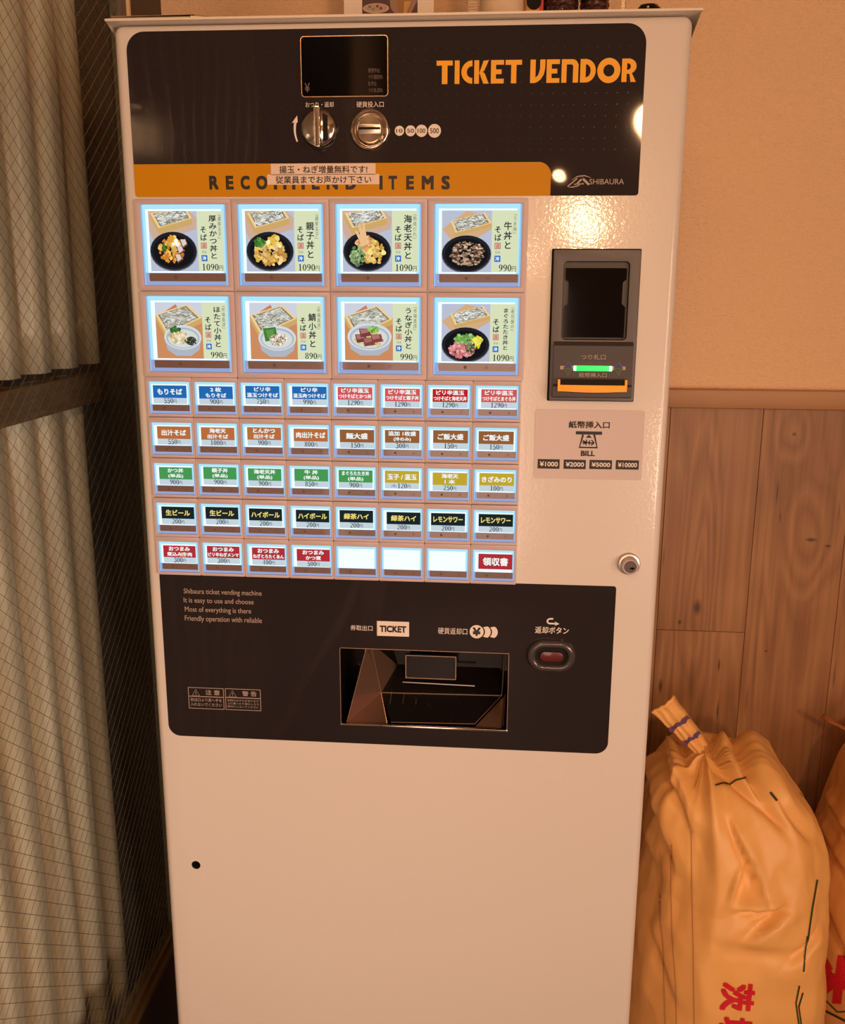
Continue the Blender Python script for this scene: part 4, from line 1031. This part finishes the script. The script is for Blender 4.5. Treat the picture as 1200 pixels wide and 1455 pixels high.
for t_, q_, bo in (('券取出口', (120, 89, 218, 113), 0), ('硬貨返却口', (512, 101, 643, 130), 0), ('返却ボタン', (947, 96, 1098, 127), .01)):
    b = MB(); text(b, t_, cb_(*q_), -.0006, bold=bo); b.build('caption', M['cream_ink'], low)
b = MB()
q = cb_(236, 72, 382, 138)
teeth = []
for i in range(8):
    zz = q[3] - (q[3] - q[2]) * i / 8; teeth += [(q[0], zz), (q[0] + .0013, zz - (q[3] - q[2]) / 16)]
b.flat([[(q[1], q[2]), (q[1], q[3])] + teeth + [(q[0], q[2])]], -.0006); b.build('ticket_symbol', M['cream_ink'], low); b = MB()
c0 = cpx(685, 118); r_ = .0077
b.flat([circle(c0[0], c0[1], r_, 32)], -.0006)
for dx in (.0077, .0154):
    c1_ = (c0[0] + dx, c0[1]); pts = arc(c1_[0], c1_[1], r_, r_, -58, 58, 12)
    inner = arc(c1_[0] - .0062, c1_[1], r_, r_, 45, -45, 12)
    b.flat([pts + inner], -.0006)
b.build('coins_symbol', M['cream_ink'], low); b = MB()
ar = [cpx(1012, 60), cpx(1003, 66), cpx(1002, 75), cpx(1010, 81), cpx(1038, 82)]
v, f = ribbon([cpx(1028, 60)] + ar, .0018); b.mesh([(p[0], -.0006, p[1]) for p in v], f)
b.flat([[cpx(1036, 73), cpx(1036, 91), cpx(1056, 83)]], -.0006)
b.build('return_arrow', M['cream_ink'], low)
b = MB(); text(b, 'TICKET', cb_(250, 91, 370, 121), -.0008, bold=.045); b.build('ticket_word', M['black_ink'], low); b = MB(); text(b, '¥', (c0[0] - .0045, c0[0] + .0045, c0[1] - .005, c0[1] + .005), -.0008, bold=.03); b.build('yen_sign', M['black_ink'], low)
# tray: recessed, faceted
tray = MB()
D = .085
x0, x1, z0, z1 = TX0 + .0006, TX1 - .0006, TZ0 + .0006, TZ1 - .0006
tray.face([(x0, .0005, z0), (x1, .0005, z0), (x1, .04, z0), (x0, .04, z0)], mi=1)
tray.face([(x0, .04, z0), (x1, .04, z0), (x1, D, z0 + .02), (x0, D, z0 + .02)], mi=1)
tray.face([(x0, .001, z1), (x1, .001, z1), (x1, D, z1), (x0, D, z1)][::-1], mi=1)
tray.face([(x0, D, z0 + .02), (x1, D, z0 + .02), (x1, D, z1), (x0, D, z1)], mi=1)
tray.face([(x0, .001, z0), (x0, .001, z1), (x0, D, z1), (x0, D, z0 + .02), (x0, .04, z0)], mi=1)
tray.face([(x1, .001, z0), (x1, .04, z0), (x1, D, z0 + .02), (x1, D, z1), (x1, .001, z1)], mi=1)
# facets
tray.face([(x0 + .006, .002, z0 + .001), (x0 + .052, .004, z0 + .001), (x0 + .040, .045, z0 + .020)], mi=0)
tray.face([(x0 + .006, .002, z0 + .001), (x0 + .040, .045, z0 + .020), (x0 + .040, D - .002, z0 + .050), (x0 + .016, D - .010, z1 - .008), (x0 + .028, .012, z1 - .002)], mi=0)
tray.face([(x0 + .028, .012, z1 - .002), (x0 + .030, .03, z1 - .004), (x0 + .055, D - .002, z0 + .040), (x0 + .040, .045, z0 + .020), (x0 + .030, .030, z0 + .03)], mi=0)
tray.face([(x1 - .006, .004, z0 + .001), (x1 - .003, .045, z0 + .022), (x1 - .036, .004, z0 + .001)][::-1], mi=0)
tray.face([(x0 + .040, .045, z0 + .020), (x1 - .006, .045, z0 + .022), (x1 - .036, .006, z0 + .004), (x0 + .056, .006, z0 + .002)][::-1], mi=1)
tray.face([(x0 + .040, .045, z0 + .020), (x1 - .006, .045, z0 + .022), (x1 - .010, D, z0 + .040), (x0 + .045, D, z0 + .040)], mi=1)
tr = tray.build('ticket_tray', [M['tray'], M['tray_dark']], mach)
b = MB()
def rod(p, q_, r_=.0007, mb=None):
    mb = mb or b
    p, q_ = Vector(p), Vector(q_); d = (q_ - p).normalized(); u = d.orthogonal().normalized(); w = d.cross(u)
    P_ = [tuple(e + (u * math.cos(a) + w * math.sin(a)) * r_) for e in (p, q_) for a in [i * math.pi / 3 for i in range(6)]]
    mb.mesh(P_, [(i, (i + 1) % 6, 6 + (i + 1) % 6, 6 + i) for i in range(6)])
for p_, q_ in (((x0 + .006, .002, z0 + .002), (x0 + .028, .012, z1 - .002)), ((x0 + .052, .004, z0 + .001), (x0 + .040, .045, z0 + .0205)), ((x0 + .040, .045, z0 + .0205), (x1 - .006, .045, z0 + .0225)),
              ((x1 - .006, .045, z0 + .0225), (x1 - .036, .006, z0 + .004)), ((x1 - .036, .006, z0 + .004), (x0 + .056, .006, z0 + .002)), ((x0 + .040, .045, z0 + .0205), (x0 + .030, .03, z1 - .006)), ((x1 - .004, .01, z0 + .002), (x1 - .002, .045, z0 + .024)), ((x1 - .006, .045, z0 + .023), (x1 - .004, .02, z1 - .003))): rod(p_, q_, .00055)
b.build('facet_edges', M['rim'], tr)
b = MB(); q = box_px(576, 931, 648, 964, .055)
b.slab([rrect(*q, .001, 2)], .055, .059); fl = b.build('flap', M['tray_dark'], tr)
b = MB(); b.slab([rrect(*q, .001, 2), rrect(q[0] + .001, q[1] - .001, q[2] + .001, q[3] - .001, .0005, 2)[::-1]], .053, .055); b.build('flap_frame', M['rim'], tr)
b = MB(); rod((q[0] - .003, .050, q[2] - .003), (q[1] + .022, .050, q[2] - .0045), .0013); b.build('hinge_rod', M['chrome'], tr, smooth=True)
b = MB()
for i in range(8): rod((x0 + .052 + i * .015, .05, z0 + .0222), (x0 + .052 + i * .015, .030, z0 + .0135), .0004)
b.build('tray_ribs', M['rim'], tr)
b = MB(); b.box(x0 - .001, x1 + .001, -.0030, .001, z0 - .0006, z0 + .0022); b.build('tray_lip', M['chrome'], tr, bevel=.0006)
b = MB(); fw = .0007; b.slab([rrect(x0 - fw, x1 + fw, z0 - fw, z1 + fw, .0015, 3), rrect(x0, x1, z0, z1, .0008, 3)[::-1]], -.0012, -.0004); b.build('opening_rim', M['rim'], tr)
# coin return button
kx, kz = pt(783, 930.5)
def oval(cx, cz, hw, hh): return rrect(cx - hw, cx + hw, cz - hh, cz + hh, min(hh * .98, hw), 10)
b = MB(); N_ = 44
rows = []
for hw, hh, y_ in ((.0262, .0180, -.0004), (.0262, .0180, -.004), (.0245, .0163, -.0068), (.0205, .0125, -.0075), (.0182, .0106, -.0060), (.0175, .0100, -.0015)):
    rows.append([(p[0], y_, p[1]) for p in oval(kx, kz, hw, hh)])
n_ = len(rows[0]); b.mesh([p for r_ in rows for p in r_], [(i * n_ + j, (i + 1) * n_ + j, (i + 1) * n_ + (j + 1) % n_, i * n_ + (j + 1) % n_) for i in range(len(rows) - 1) for j in range(n_)])
rb = b.build('return_button', M['ovalring'], mach, smooth=True, angle=50)
b = MB(); b.flat([oval(kx, kz, .0178, .0103)], -.0014); b.build('button_well', M['hole'], rb)
b = MB(); b.slab([oval(kx, kz - .0005, .0125, .0052)], -.0045, -.0014); b.build('button_cap', M['redbutton'], rb, bevel=.0008)

# ------------------------------------------------------------------ things on top of the machine
ZT = TOP + .0047
def on(px, y): return pt(px, 12, y)[0]
t = thing('menu_card_stand', 'white-bordered menu photo card standing on the machine top', 'menu card', (.25, .17, ZT))
yb_ = .17
xa, xb = on(488.5, yb_), on(616, yb_)
b = MB(); b.box(xa, xb, yb_, yb_ + .004, ZT, ZT + .17); b.build('card', mat('card_white', (232, 222, 212), .5), t)
b = MB(); pa, pb_ = on(514.5, yb_), on(593, yb_)
z_lo = ZT + .036
zb0 = pt(550, 23, yb_)[1]
def q3(px, py): return pt(px, py, yb_)
b.flat([[(pa, zb0 - .01), (pb_, zb0 - .01), (pb_, ZT + .155), (pa, ZT + .155)]], yb_ - .0004, S((70, 30, 36)))
e = q3(534, 12); b.flat([circle(e[0], e[1], .0148, 28, .0052)], yb_ - .0006, S((196, 170, 156))); e = q3(534, 11); b.flat([circle(e[0], e[1], .0128, 28, .0038)], yb_ - .0007, S((178, 150, 140)))
for px_, py_, c_ in ((530, 13, (110, 150, 50)), (536, 9, (120, 40, 40)), (541, 12, (100, 60, 60)), (525, 10, (90, 120, 60))):
    e = q3(px_, py_); b.flat([circle(e[0], e[1], .0016, 9)], yb_ - .0008, S(c_))
b.flat([[q3(552, -12), q3(594, -12), q3(592, 2), q3(582, 23), q3(563, 23), q3(555, 12)]], yb_ - .0006, S((150, 116, 104)))
b.flat([[q3(563, 0), q3(586, 0), q3(578, 22), q3(567, 22)]], yb_ - .0007, S((150, 106, 44)))
b.flat([[q3(574, 2), q3(584, 2), q3(577, 20), q3(573, 20)]], yb_ - .0008, S((196, 150, 80)))
e = q3(573, -14); b.flat([circle(e[0], e[1], .017, 24, .008)], yb_ - .0008, S((214, 160, 70)))
b.build('photo_print', M['printed'], t)
b = MB(); b.face([(xa + .02, yb_ + .004, ZT), (xb - .02, yb_ + .004, ZT), (xb - .02, yb_ + .004, ZT + .1)]); b.box(xa + .03, xb - .03, yb_ + .004, yb_ + .04, ZT, ZT + .002); b.build('strut', M['darkwood'], t)

# woven white basket side
xa, xb = on(666, .2), on(680, .2)
b = MB()
for i in range(5):
    xx = xa + (xb - xa) * i / 4; b.box(xx - .0006, xx + .0006, .199, .201, ZT, ZT + .12)
for j in range(40): b.box(xa, xb, .1985, .2000, ZT + .003 * j + .0005, ZT + .003 * j + .0020)
tag(b.build('mesh_strip', mat('white_mesh', (235, 215, 190), .7)), 'narrow strip of white mesh standing between the menu card and the pale roll', 'mesh')
# pale paper roll
xa, xb = on(680.5, .16), on(746, .16); cx_, rr = (xa + xb) / 2, (xb - xa) / 2
t = thing('paper_roll', 'pale paper roll standing upright beside the yellow packet on the machine top', 'paper roll', (cx_, .16 + rr, ZT))
b = MB(); b.lathe(cx_, ZT, [(rr * .3, 0), (rr * .985, 0), (rr, .004), (rr, .145), (rr * .985, .15), (rr * .3, .15), (rr * .3, 0)], 48, axis='z', cy=.16 + rr)
b.build('roll', mat('paper_roll', (226, 206, 180), .8, vary=.08, vscale=60), t, smooth=True, angle=40)
# yellow packet with black cap
xa, xb = on(747, .17), on(770.5, .17)
t = thing('seasoning_packet', 'yellow packet with a black round emblem and red edge, between roll and jar', 'packet', ((xa + xb) / 2, .19, ZT))
b = MB(); b.box(xa, xb, .17, .20, ZT, ZT + .12); b.build('pouch', mat('yellow_pack', (222, 150, 20), .5), t, bevel=.002)
b = MB(); e = pt(758.5, 2, .169); b.slab([circle(e[0], e[1], .0082, 28)], .1690, .1699); b.build('round_emblem', M['hole'], t)
b = MB(); b.box(xb - .0035, xb + .0008, .1692, .2005, ZT, ZT + .12); b.build('red_edge', mat('red_pack', (200, 50, 40), .5), t)
# bean jars
M['jarglass'] = mat('jar_glass', (250, 250, 245), .03, trans=1.0, ior=1.2)
bean = mat('bean_brown', (84, 48, 46), .35, vary=.3, vscale=60)
def jar(px0, px1, y, lab):
    xa, xb = on(px0, y), on(px1, y); rr = (xb - xa) / 2; cx_ = (xa + xb) / 2; cy_ = y + rr
    t = thing('bean_jar', lab, 'jar', (cx_, cy_, ZT), 'bean jars on the machine top')
    b = MB(); b.lathe(cx_, ZT, [(0, 0), (rr * .95, 0), (rr, .003), (rr, .11), (rr * .85, .125), (rr * .85, .132)], 40, axis='z', cy=cy_)
    b.build('jar_glass', M['clear'], t, smooth=True, angle=40)
    b = MB(); b.lathe(cx_, ZT, [(0, .148), (rr * .9, .148), (rr * .92, .132), (rr * .92, .128)], 40, axis='z', cy=cy_); b.build('jar_lid', M['satin'], t, smooth=True, angle=40)
    b = MB(); bm = bmesh.new(); bmesh.ops.create_icosphere(bm, subdivisions=1, radius=1)
    V0 = [v.co.copy() for v in bm.verts]; F0 = [tuple(v.index for v in f.verts) for f in bm.faces]; bm.free()
    rg = random.Random(5)
    for z in range(16):
        for i in range(22):
            a = 2 * math.pi * i / 22 + z * .35; q_ = rr * rg.uniform(.72, .82)
            R_ = Matrix.Rotation(rg.random() * 3, 3, 'X') @ Matrix.Rotation(rg.random() * 3, 3, 'Z')
            s_ = .0042
            b.mesh([tuple(R_ @ Vector((v.x * s_ * 1.25, v.y * s_, v.z * s_ * .9)) + Vector((cx_ + q_ * math.cos(a), cy_ + q_ * math.sin(a), ZT + .006 + z * .0065))) for v in V0], F0)
    b.lathe(cx_, ZT, [(0, .003), (rr * .7, .003), (rr * .7, .108), (0, .11)], 16, axis='z', cy=cy_)
    o = b.build('beans', bean, t, smooth=True); o['kind'] = 'stuff'
jar(772, 823, .16, 'clear jar of dark brown beans next to the yellow packet')
jar(825, 866, .17, 'clear jar of dark brown beans nearest the machine\'s right end')
xa, xb = on(868, .2), on(888.5, .2)
b = MB(); b.box(xa, xb, .2, .203, ZT, ZT + .11); b.box(xa, xb, .2, .26, ZT, ZT + .003); tag(b.build('acrylic_stand', M['clear'], bevel=.0008), 'small clear acrylic stand at the right of the bean jars', 'stand')
e = pt(923, 15, .12)
b = MB(); b.lathe(e[0], ZT, [(0, 0), (.011, 0), (.0125, .004), (.0125, e[1] - ZT + .004), (.010, e[1] - ZT + .007), (0, e[1] - ZT + .007)], 32, axis='z', cy=.13); tag(b.build('black_cap', M['blackgloss'], smooth=True), 'small round black cap lying near the right end of the machine top', 'cap')
# clear plastic sleeve at the left end
xa, xb = -.020, .068
b = MB(); yy = .05; zt = pt(200, 22, yy)[1]
b.slab([[(xa + .0, ZT), (xb + .045, ZT), (xb + .018, zt - .002), (xb, zt), (xa, zt - .001)]], yy, yy + .002); b.box(xa, xb, yy, .12, ZT, ZT + .0015); b.box(xa, xb, yy, .10, zt - .0015, zt)
b.flat([[(xb - .004, ZT), (xb + .040, ZT), (xb + .016, zt - .003), (xb - .004, zt - .001)]], yy - .0006, mi=1)
tag(b.build('plastic_sleeve', [mat('clouded_plastic', (176, 152, 122), .25, coat=.5, vary=.3, vscale=40), mat('cream_end', (250, 235, 190), .4)]), 'low clear plastic sleeve lying on the left end of the machine top', 'sleeve')

# ------------------------------------------------------------------ rice bags
def paper():
    m = bpy.data.materials.new('kraft_paper'); nt, b = nodes(m); N = nt.nodes.new; L = nt.links.new
    tc = N('ShaderNodeTexCoord')
    n = N('ShaderNodeTexNoise'); n.inputs['Scale'].default_value = 14; n.inputs['Detail'].default_value = 6; L(tc.outputs['Object'], n.inputs['Vector'])
    mx = N('ShaderNodeMix'); mx.data_type = 'RGBA'; mx.inputs[6].default_value = (.72, .37, .11, 1); mx.inputs[7].default_value = (.88, .50, .17, 1); L(n.outputs['Fac'], mx.inputs[0])
    L(mx.outputs[2], b.inputs['Base Color']); b.inputs['Roughness'].default_value = .45
    v = N('ShaderNodeTexNoise'); v.inputs['Scale'].default_value = 9; v.inputs['Detail'].default_value = 5; v.inputs['Distortion'].default_value = 1.2; L(tc.outputs['Object'], v.inputs['Vector'])
    bp = N('ShaderNodeBump'); bp.inputs['Distance'].default_value = .004; bp.inputs['Strength'].default_value = .35; L(v.outputs['Fac'], bp.inputs['Height']); L(bp.outputs[0], b.inputs['Normal'])
    return m
M['kraft'] = paper()
M['bag_red'] = mat('bag_red_ink', (205, 28, 48), .5)
M['bag_green'] = mat('bag_green_ink', (44, 62, 34), .5)
M['bag_line'] = mat('bag_line_ink', (176, 128, 92), .5)
M['tie_purple'] = mat('tie_band', (100, 74, 120), .6)
def seg_d(x, z, a, c):
    ax, az = a; cx, cz = c; dx, dz = cx - ax, cz - az; L2 = dx * dx + dz * dz
    t = max(0, min(1, ((x - ax) * dx + (z - az) * dz) / L2)); qx, qz = ax + t * dx - x, az + t * dz - z
    side = (dx * (z - az) - dz * (x - ax)) / math.sqrt(L2)
    return math.hypot(qx, qz), side, t
def bag_mesh(cx, cy, rx, ry, zs, rise, G, seed, creases, lean=0.0):
    nu, nv = 260, 230
    V = []
    def base(th, s):
        c, sn = math.cos(th), math.sin(th); e = 2 / 2.7
        ux = math.copysign(abs(c) ** e, c); uy = math.copysign(abs(sn) ** e, sn)
        if s < .70:
            q = s / .70; z = zs * q
            k = .82 + .19 * math.sin(math.pi * .5 * min(1, q / .75)) - .11 * max(0, (q - .75) / .25) ** 2
            if q < .05: k *= .86 + .14 * math.sqrt(q / .05)
            return Vector((cx + rx * k * ux + lean * q, cy + ry * k * uy, z + .001))
        t = (s - .70) / .30; k1 = .90 + .14 * math.sin(math.pi)
        a = t * math.pi / 2
        bx, by = cx + rx * .90 * ux + lean, cy + ry * .90 * uy
        kk = math.cos(a) ** .85 if t < 1 else 0
        return Vector((G[0] + (bx - G[0]) * kk, G[1] + (by - G[1]) * kk, zs + .001 + rise * math.sin(a)))
    P0 = [[base(2 * math.pi * i / nu, j / nv) for i in range(nu)] for j in range(nv + 1)]
    g = Vector((G[0], G[1], zs + rise))
    for j in range(nv + 1):
        for i in range(nu):
            p = P0[j][i]
            du = P0[j][(i + 1) % nu] - P0[j][i - 1]; dv = P0[min(nv, j + 1)][i] - P0[max(0, j - 1)][i]
            n = du.cross(dv); n = n.normalized() if n.length > 1e-12 else Vector((0, 0, 1))
            rel = p - g; dist = rel.length
            ang = math.atan2(rel.y, rel.x)
            # pleats fanning out from the gathered neck
            f = math.exp(-dist / .11)
            pl = 0
            for kf, ph, am in ((7, 1.3 + seed, 1), (13, .4, .5), (19, 2.2, .25)):
                pl += am * (1 - 2 * abs(math.sin(kf / 2 * ang + ph + 1.2 * noise.noise(p * 6))))
            hd = math.hypot(rel.x, rel.y) or 1
            d = .0066 * f * pl * min(1, dist / .03) * (.25 + .75 * max(0, -rel.y / hd))
            # crumple
            up = min(1, max(0, (p.z - .28) / .3))
            q = Vector((p.x * 1.2, p.y, p.z)) + Vector((seed * 3.1, 0, 0))
            qw = q + Vector((noise.noise(q * 9), 0, noise.noise(q * 9 + Vector((5, 5, 5))))) * .012
            for sc, am in ((9, .013), (19, .0055), (40, .0018)):
                F = noise.voronoi(Vector((qw.x * sc, qw.y * sc, qw.z * sc * .75)))[0]
                d += (am * (.12 + .88 * up)) * (F[0] * 1.1 - .5)
            d += .006 * up * noise.noise(q * 6)
            d += .003 * noise.noise(Vector((p.x * 4, p.y * 4, p.z * 22)))
            if n.y < .2:
                for a, c, w_, am in creases:
                    dd, side, t = seg_d(p.x, p.z, a, c)
                    if dd < w_ * 3:
                        tp = math.sin(math.pi * (.08 + .84 * t)); sh = side / w_
                        d += am * tp * (math.exp(-sh * sh * (.35 if sh > 0 else 5)) - .9 * math.exp(-((sh + .75) ** 2) * 4)) * math.exp(-max(0, dd - abs(side)) / w_ * 2)
            V.append(p + n * d)
    Fc = [(j * nu + i, j * nu + (i + 1) % nu, (j + 1) * nu + (i + 1) % nu, (j + 1) * nu + i) for j in range(nv) for i in range(nu)]
    Fc.append(tuple(range(nu))[::-1])
    for v in V: v.z = max(v.z, .001)
    return V, Fc
def project(mb, vs, fs, bvh, yp, off=.0011):
    out = []; ok = []
    for x, z, *e_ in vs:
        of = off + (e_[0] if e_ else 0)
        co = Vector([float(q) for q in CAM]); h = bvh.ray_cast(co, (Vector((x, yp, z)) - co).normalized())
        ok.append(h[0] is not None)
        out.append(tuple(h[0] + h[1] * of * (1 if h[1].y < 0 else -1)) if h[0] is not None else (x, 0, z))
    mb.mesh(out, [f for f in fs if all(ok[i] for i in f)])
def dense(pts, step=.003):
    out = [pts[0]]
    for a, c in zip(pts[:-1], pts[1:]):
        n = max(1, int(math.hypot(c[0] - a[0], c[1] - a[1]) / step))
        out += [(a[0] + (c[0] - a[0]) * i / n, a[1] + (c[1] - a[1]) * i / n) for i in range(1, n + 1)]
    return out
def glyph_on(mb, ch, cx, cz, size, bvh, yp, rotq=True, bold=.03, slant=0):
    vs, fs = glyphs(ch, bold)
    bm = bmesh.new(); vv = [bm.verts.new((v[0], v[1], 4 * v[2] if len(v) > 2 else 0)) for v in vs]
    for f in fs:
        try: bm.faces.new([vv[i] for i in f])
        except ValueError: pass
    for _ in range(2):
        es = [e for e in bm.edges if e.calc_length() > .12]
        if es: bmesh.ops.subdivide_edges(bm, edges=es, cuts=1)
    bmesh.ops.triangulate(bm, faces=bm.faces)
    bm.verts.index_update()
    out = []
    for v in bm.verts:
        a, b2 = (v.co.x - .5) * size, (v.co.y - .38) * size
        x, z = (b2, -a) if rotq else (a, b2)
        out.append((cx + x + slant * z, cz + z, v.co.z))
    project(mb, out, [tuple(v.index for v in f.verts) for f in bm.faces], bvh, yp)
    bm.free()
def c_(*p): return [pt(a, b2, .09) for a, b2 in p]
def cre(a, c, w_, am):
    a, c = pt(*a, .09), pt(*c, .09); return (a, c, w_, am)
CR1 = [cre((1035, 1052), (1125, 1175), .012, .013), cre((1000, 1075), (1110, 1160), .010, .010), cre((1040, 1165), (1080, 1260), .008, .010), cre((1120, 1060), (1080, 1110), .009, .010), cre((1080, 1110), (1170, 1200), .010, .008),
       cre((1055, 1215), (1035, 1260), .008, -.009), cre((1035, 1268), (1105, 1262), .007, .010), cre((1110, 1268), (1050, 1310), .010, .009), cre((940, 1100), (960, 1240), .010, .012), cre((985, 1080), (990, 1150), .006, -.010), cre((965, 1090), (985, 1180), .008, .008),
       cre((920, 1215), (935, 1260), .006, .006), cre((1165, 1310), (1110, 1345), .010, .006), cre((930, 1330), (960, 1400), .012, .004), cre((1000, 1300), (1150, 1320), .02, .004)]
def make_bag(lab, args, side):
    V, Fc = bag_mesh(**args)
    t = thing('rice_bag', lab, 'paper bag', (args['cx'], args['cy'], 0), 'paper rice sacks against the wainscot')
    b = MB(); b.mesh(V, Fc); o = b.build('sack', M['kraft'], t, smooth=True, angle=180)
    bvh = BVHTree.FromPolygons(V, [f for f in Fc if len(f) == 4])
    return t, bvh
bag1, bv1 = make_bag('full brown paper rice sack with pleated tie, pressed against the machine', dict(cx=.706, cy=.205, rx=.127, ry=.165, zs=.60, rise=.165, G=(.660, .16), seed=1.0, creases=CR1, lean=.004), 0)
g2 = (.970, .27)
CR2 = [((.86, .60), (.93, .50), .010, .010), ((.855, .64), (.94, .58), .008, .009), ((.85, .55), (.90, .42), .012, .008)]
bag2, bv2 = make_bag('brown paper rice sack at the right edge of the photo, with large red print', dict(cx=.990, cy=.275, rx=.130, ry=.145, zs=.60, rise=.15, G=g2, seed=4.0, creases=CR2, lean=0), 1)
# gathered, folded tie of the first bag: a pleated strip
def strip(mb, P0, P1, w0, w1, nrm, n=26, m_=7, ruff=.0016, seed=0):
    P0, P1 = Vector(P0), Vector(P1); d = (P1 - P0).normalized(); nrm = Vector(nrm).normalized(); sd = d.cross(nrm).normalized(); nrm = sd.cross(d)
    vs = []
    for i in range(n + 1):
        t = i / n; w_ = w0 + (w1 - w0) * t
        for j in range(m_ + 1):
            s = j / m_ - .5
            vs.append(P0 + (P1 - P0) * t + sd * (s * w_ + .002 * noise.noise(Vector((t * 5, s * 3, seed)))) + nrm * (ruff * math.cos(math.pi * j) * .7 + .003 * noise.noise(Vector((t * 6, s * 2, seed + 5))) - .004 * (2 * s) ** 2))
    k = m_ + 1
    mb.mesh([tuple(v) for v in vs], [(i * k + j, (i + 1) * k + j, (i + 1) * k + j + 1, i * k + j + 1) for i in range(n) for j in range(m_)])
    return sd, nrm
def P3(px, py, y): q = pt(px, py, y); return (q[0], y, q[1])
A0, A1 = P3(998, 1066, .150), P3(942, 1003, .125)
b = MB(); sd, nr = strip(b, A0, A1, .020, .034, (-.15, -1, .25), seed=1)
o = b.build('tie_strip', M['kraft'], bag1, smooth=True); md = o.modifiers.new('thick', 'SOLIDIFY'); md.thickness = .003; md.offset = 0
for tt in (.30, .62):
    b = MB(); c0_ = Vector(A0).lerp(Vector(A1), tt); w_ = .0215 + .014 * tt
    d_ = (Vector(A1) - Vector(A0)).normalized()
    strip(b, c0_ - sd * w_ / 2 + nr * .0048, c0_ + sd * w_ / 2 + nr * .0048, .0022, .0022, nr, n=8, m_=2, ruff=0)
    b2 = b.build('tie_band', M['tie_purple'], o); md = b2.modifiers.new('thick', 'SOLIDIFY'); md.thickness = .0012
# prints on the first bag
def rib_on(mb, pix, w_, bvh, y=.06, step=.0015):
    pts = dense([pt(a, c, y) for a, c in pix], step); v, f = ribbon(pts, w_); project(mb, v, f, bvh, y)
b = MB()
yg = .07
g1 = pt(1047, 1416, .052)
glyph_on(b, '茨', g1[0], g1[1], .042, bv1, .052); b.build('red_character', M['bag_red'], bag1); b = MB(); glyph_on(b, '城', g1[0] + .001, g1[1] - .050, .042, bv1, .052)
b.build('red_character', M['bag_red'], bag1)
b = MB()
for pix in (((954, 1200), (953, 1260), (955, 1330), (960, 1400), (962, 1500)), ((982, 1180), (983, 1260), (985, 1350), (987, 1500)), ((937, 1265), (938, 1310), (942, 1340), (946, 1500))): rib_on(b, pix, .0010, bv1)
b.build('seam_lines', M['bag_line'], bag1)
def mark(name, pix, w_, bvh, y, bag):
    m_ = MB(); rib_on(m_, pix, w_, bvh, y); m_.build(name, M['bag_green'], bag)
mark('green_line', ((1015, 1116), (1028, 1113), (1036, 1115), (1046, 1108), (1060, 1105)), .0022, bv1, .1, bag1)
mark('green_line', ((1094, 1126), (1103, 1138)), .0026, bv1, .1, bag1)
for pix in (((1160, 1250), (1153, 1290), (1146, 1340)), ((1146, 1330), (1141, 1380)), ((1135, 1400), (1130, 1425), (1134, 1455)), ((1140, 1410), (1134, 1430), (1138, 1460))): mark('green_line', pix, .0018, bv1, .12, bag1)
for (u, v_) in ((1116, 1094), (1122, 1092), (1128, 1090), (1124, 1101), (1130, 1098), (1137, 1117), (1144, 1111)): mark('printed_square', ((u - 2, v_), (u + 2, v_ - 1)), .0036, bv1, .14, bag1)
mark('green_line', ((1136, 1129), (1151, 1115)), .0016, bv1, .14, bag1); mark('green_line', ((1138, 1132), (1153, 1118)), .0012, bv1, .14, bag1)
# second bag print and tie
b = MB(); g = pt(1193, 1392, .14); glyph_on(b, '米', g[0], g[1], .074, bv2, .14, rotq=False, bold=.04)
b.build('red_character', M['bag_red'], bag2)
mark('green_line', ((1148, 1385), (1160, 1395), (1172, 1420), (1190, 1438), (1215, 1436)), .0018, bv2, .15, bag2); mark('green_line', ((1150, 1425), (1170, 1435), (1200, 1450), (1225, 1470)), .0032, bv2, .15, bag2)
b = MB(); A0, A1 = P3(1262, 1068, .28), P3(1167, 1018, .33)
strip(b, A0, A1, .010, .004, (-.1, -1, .3), ruff=.0006, seed=3)
o = b.build('tie_strip', mat('dark_kraft', (150, 92, 48), .6), bag2, smooth=True); md = o.modifiers.new('thick', 'SOLIDIFY'); md.thickness = .003; md.offset = 0
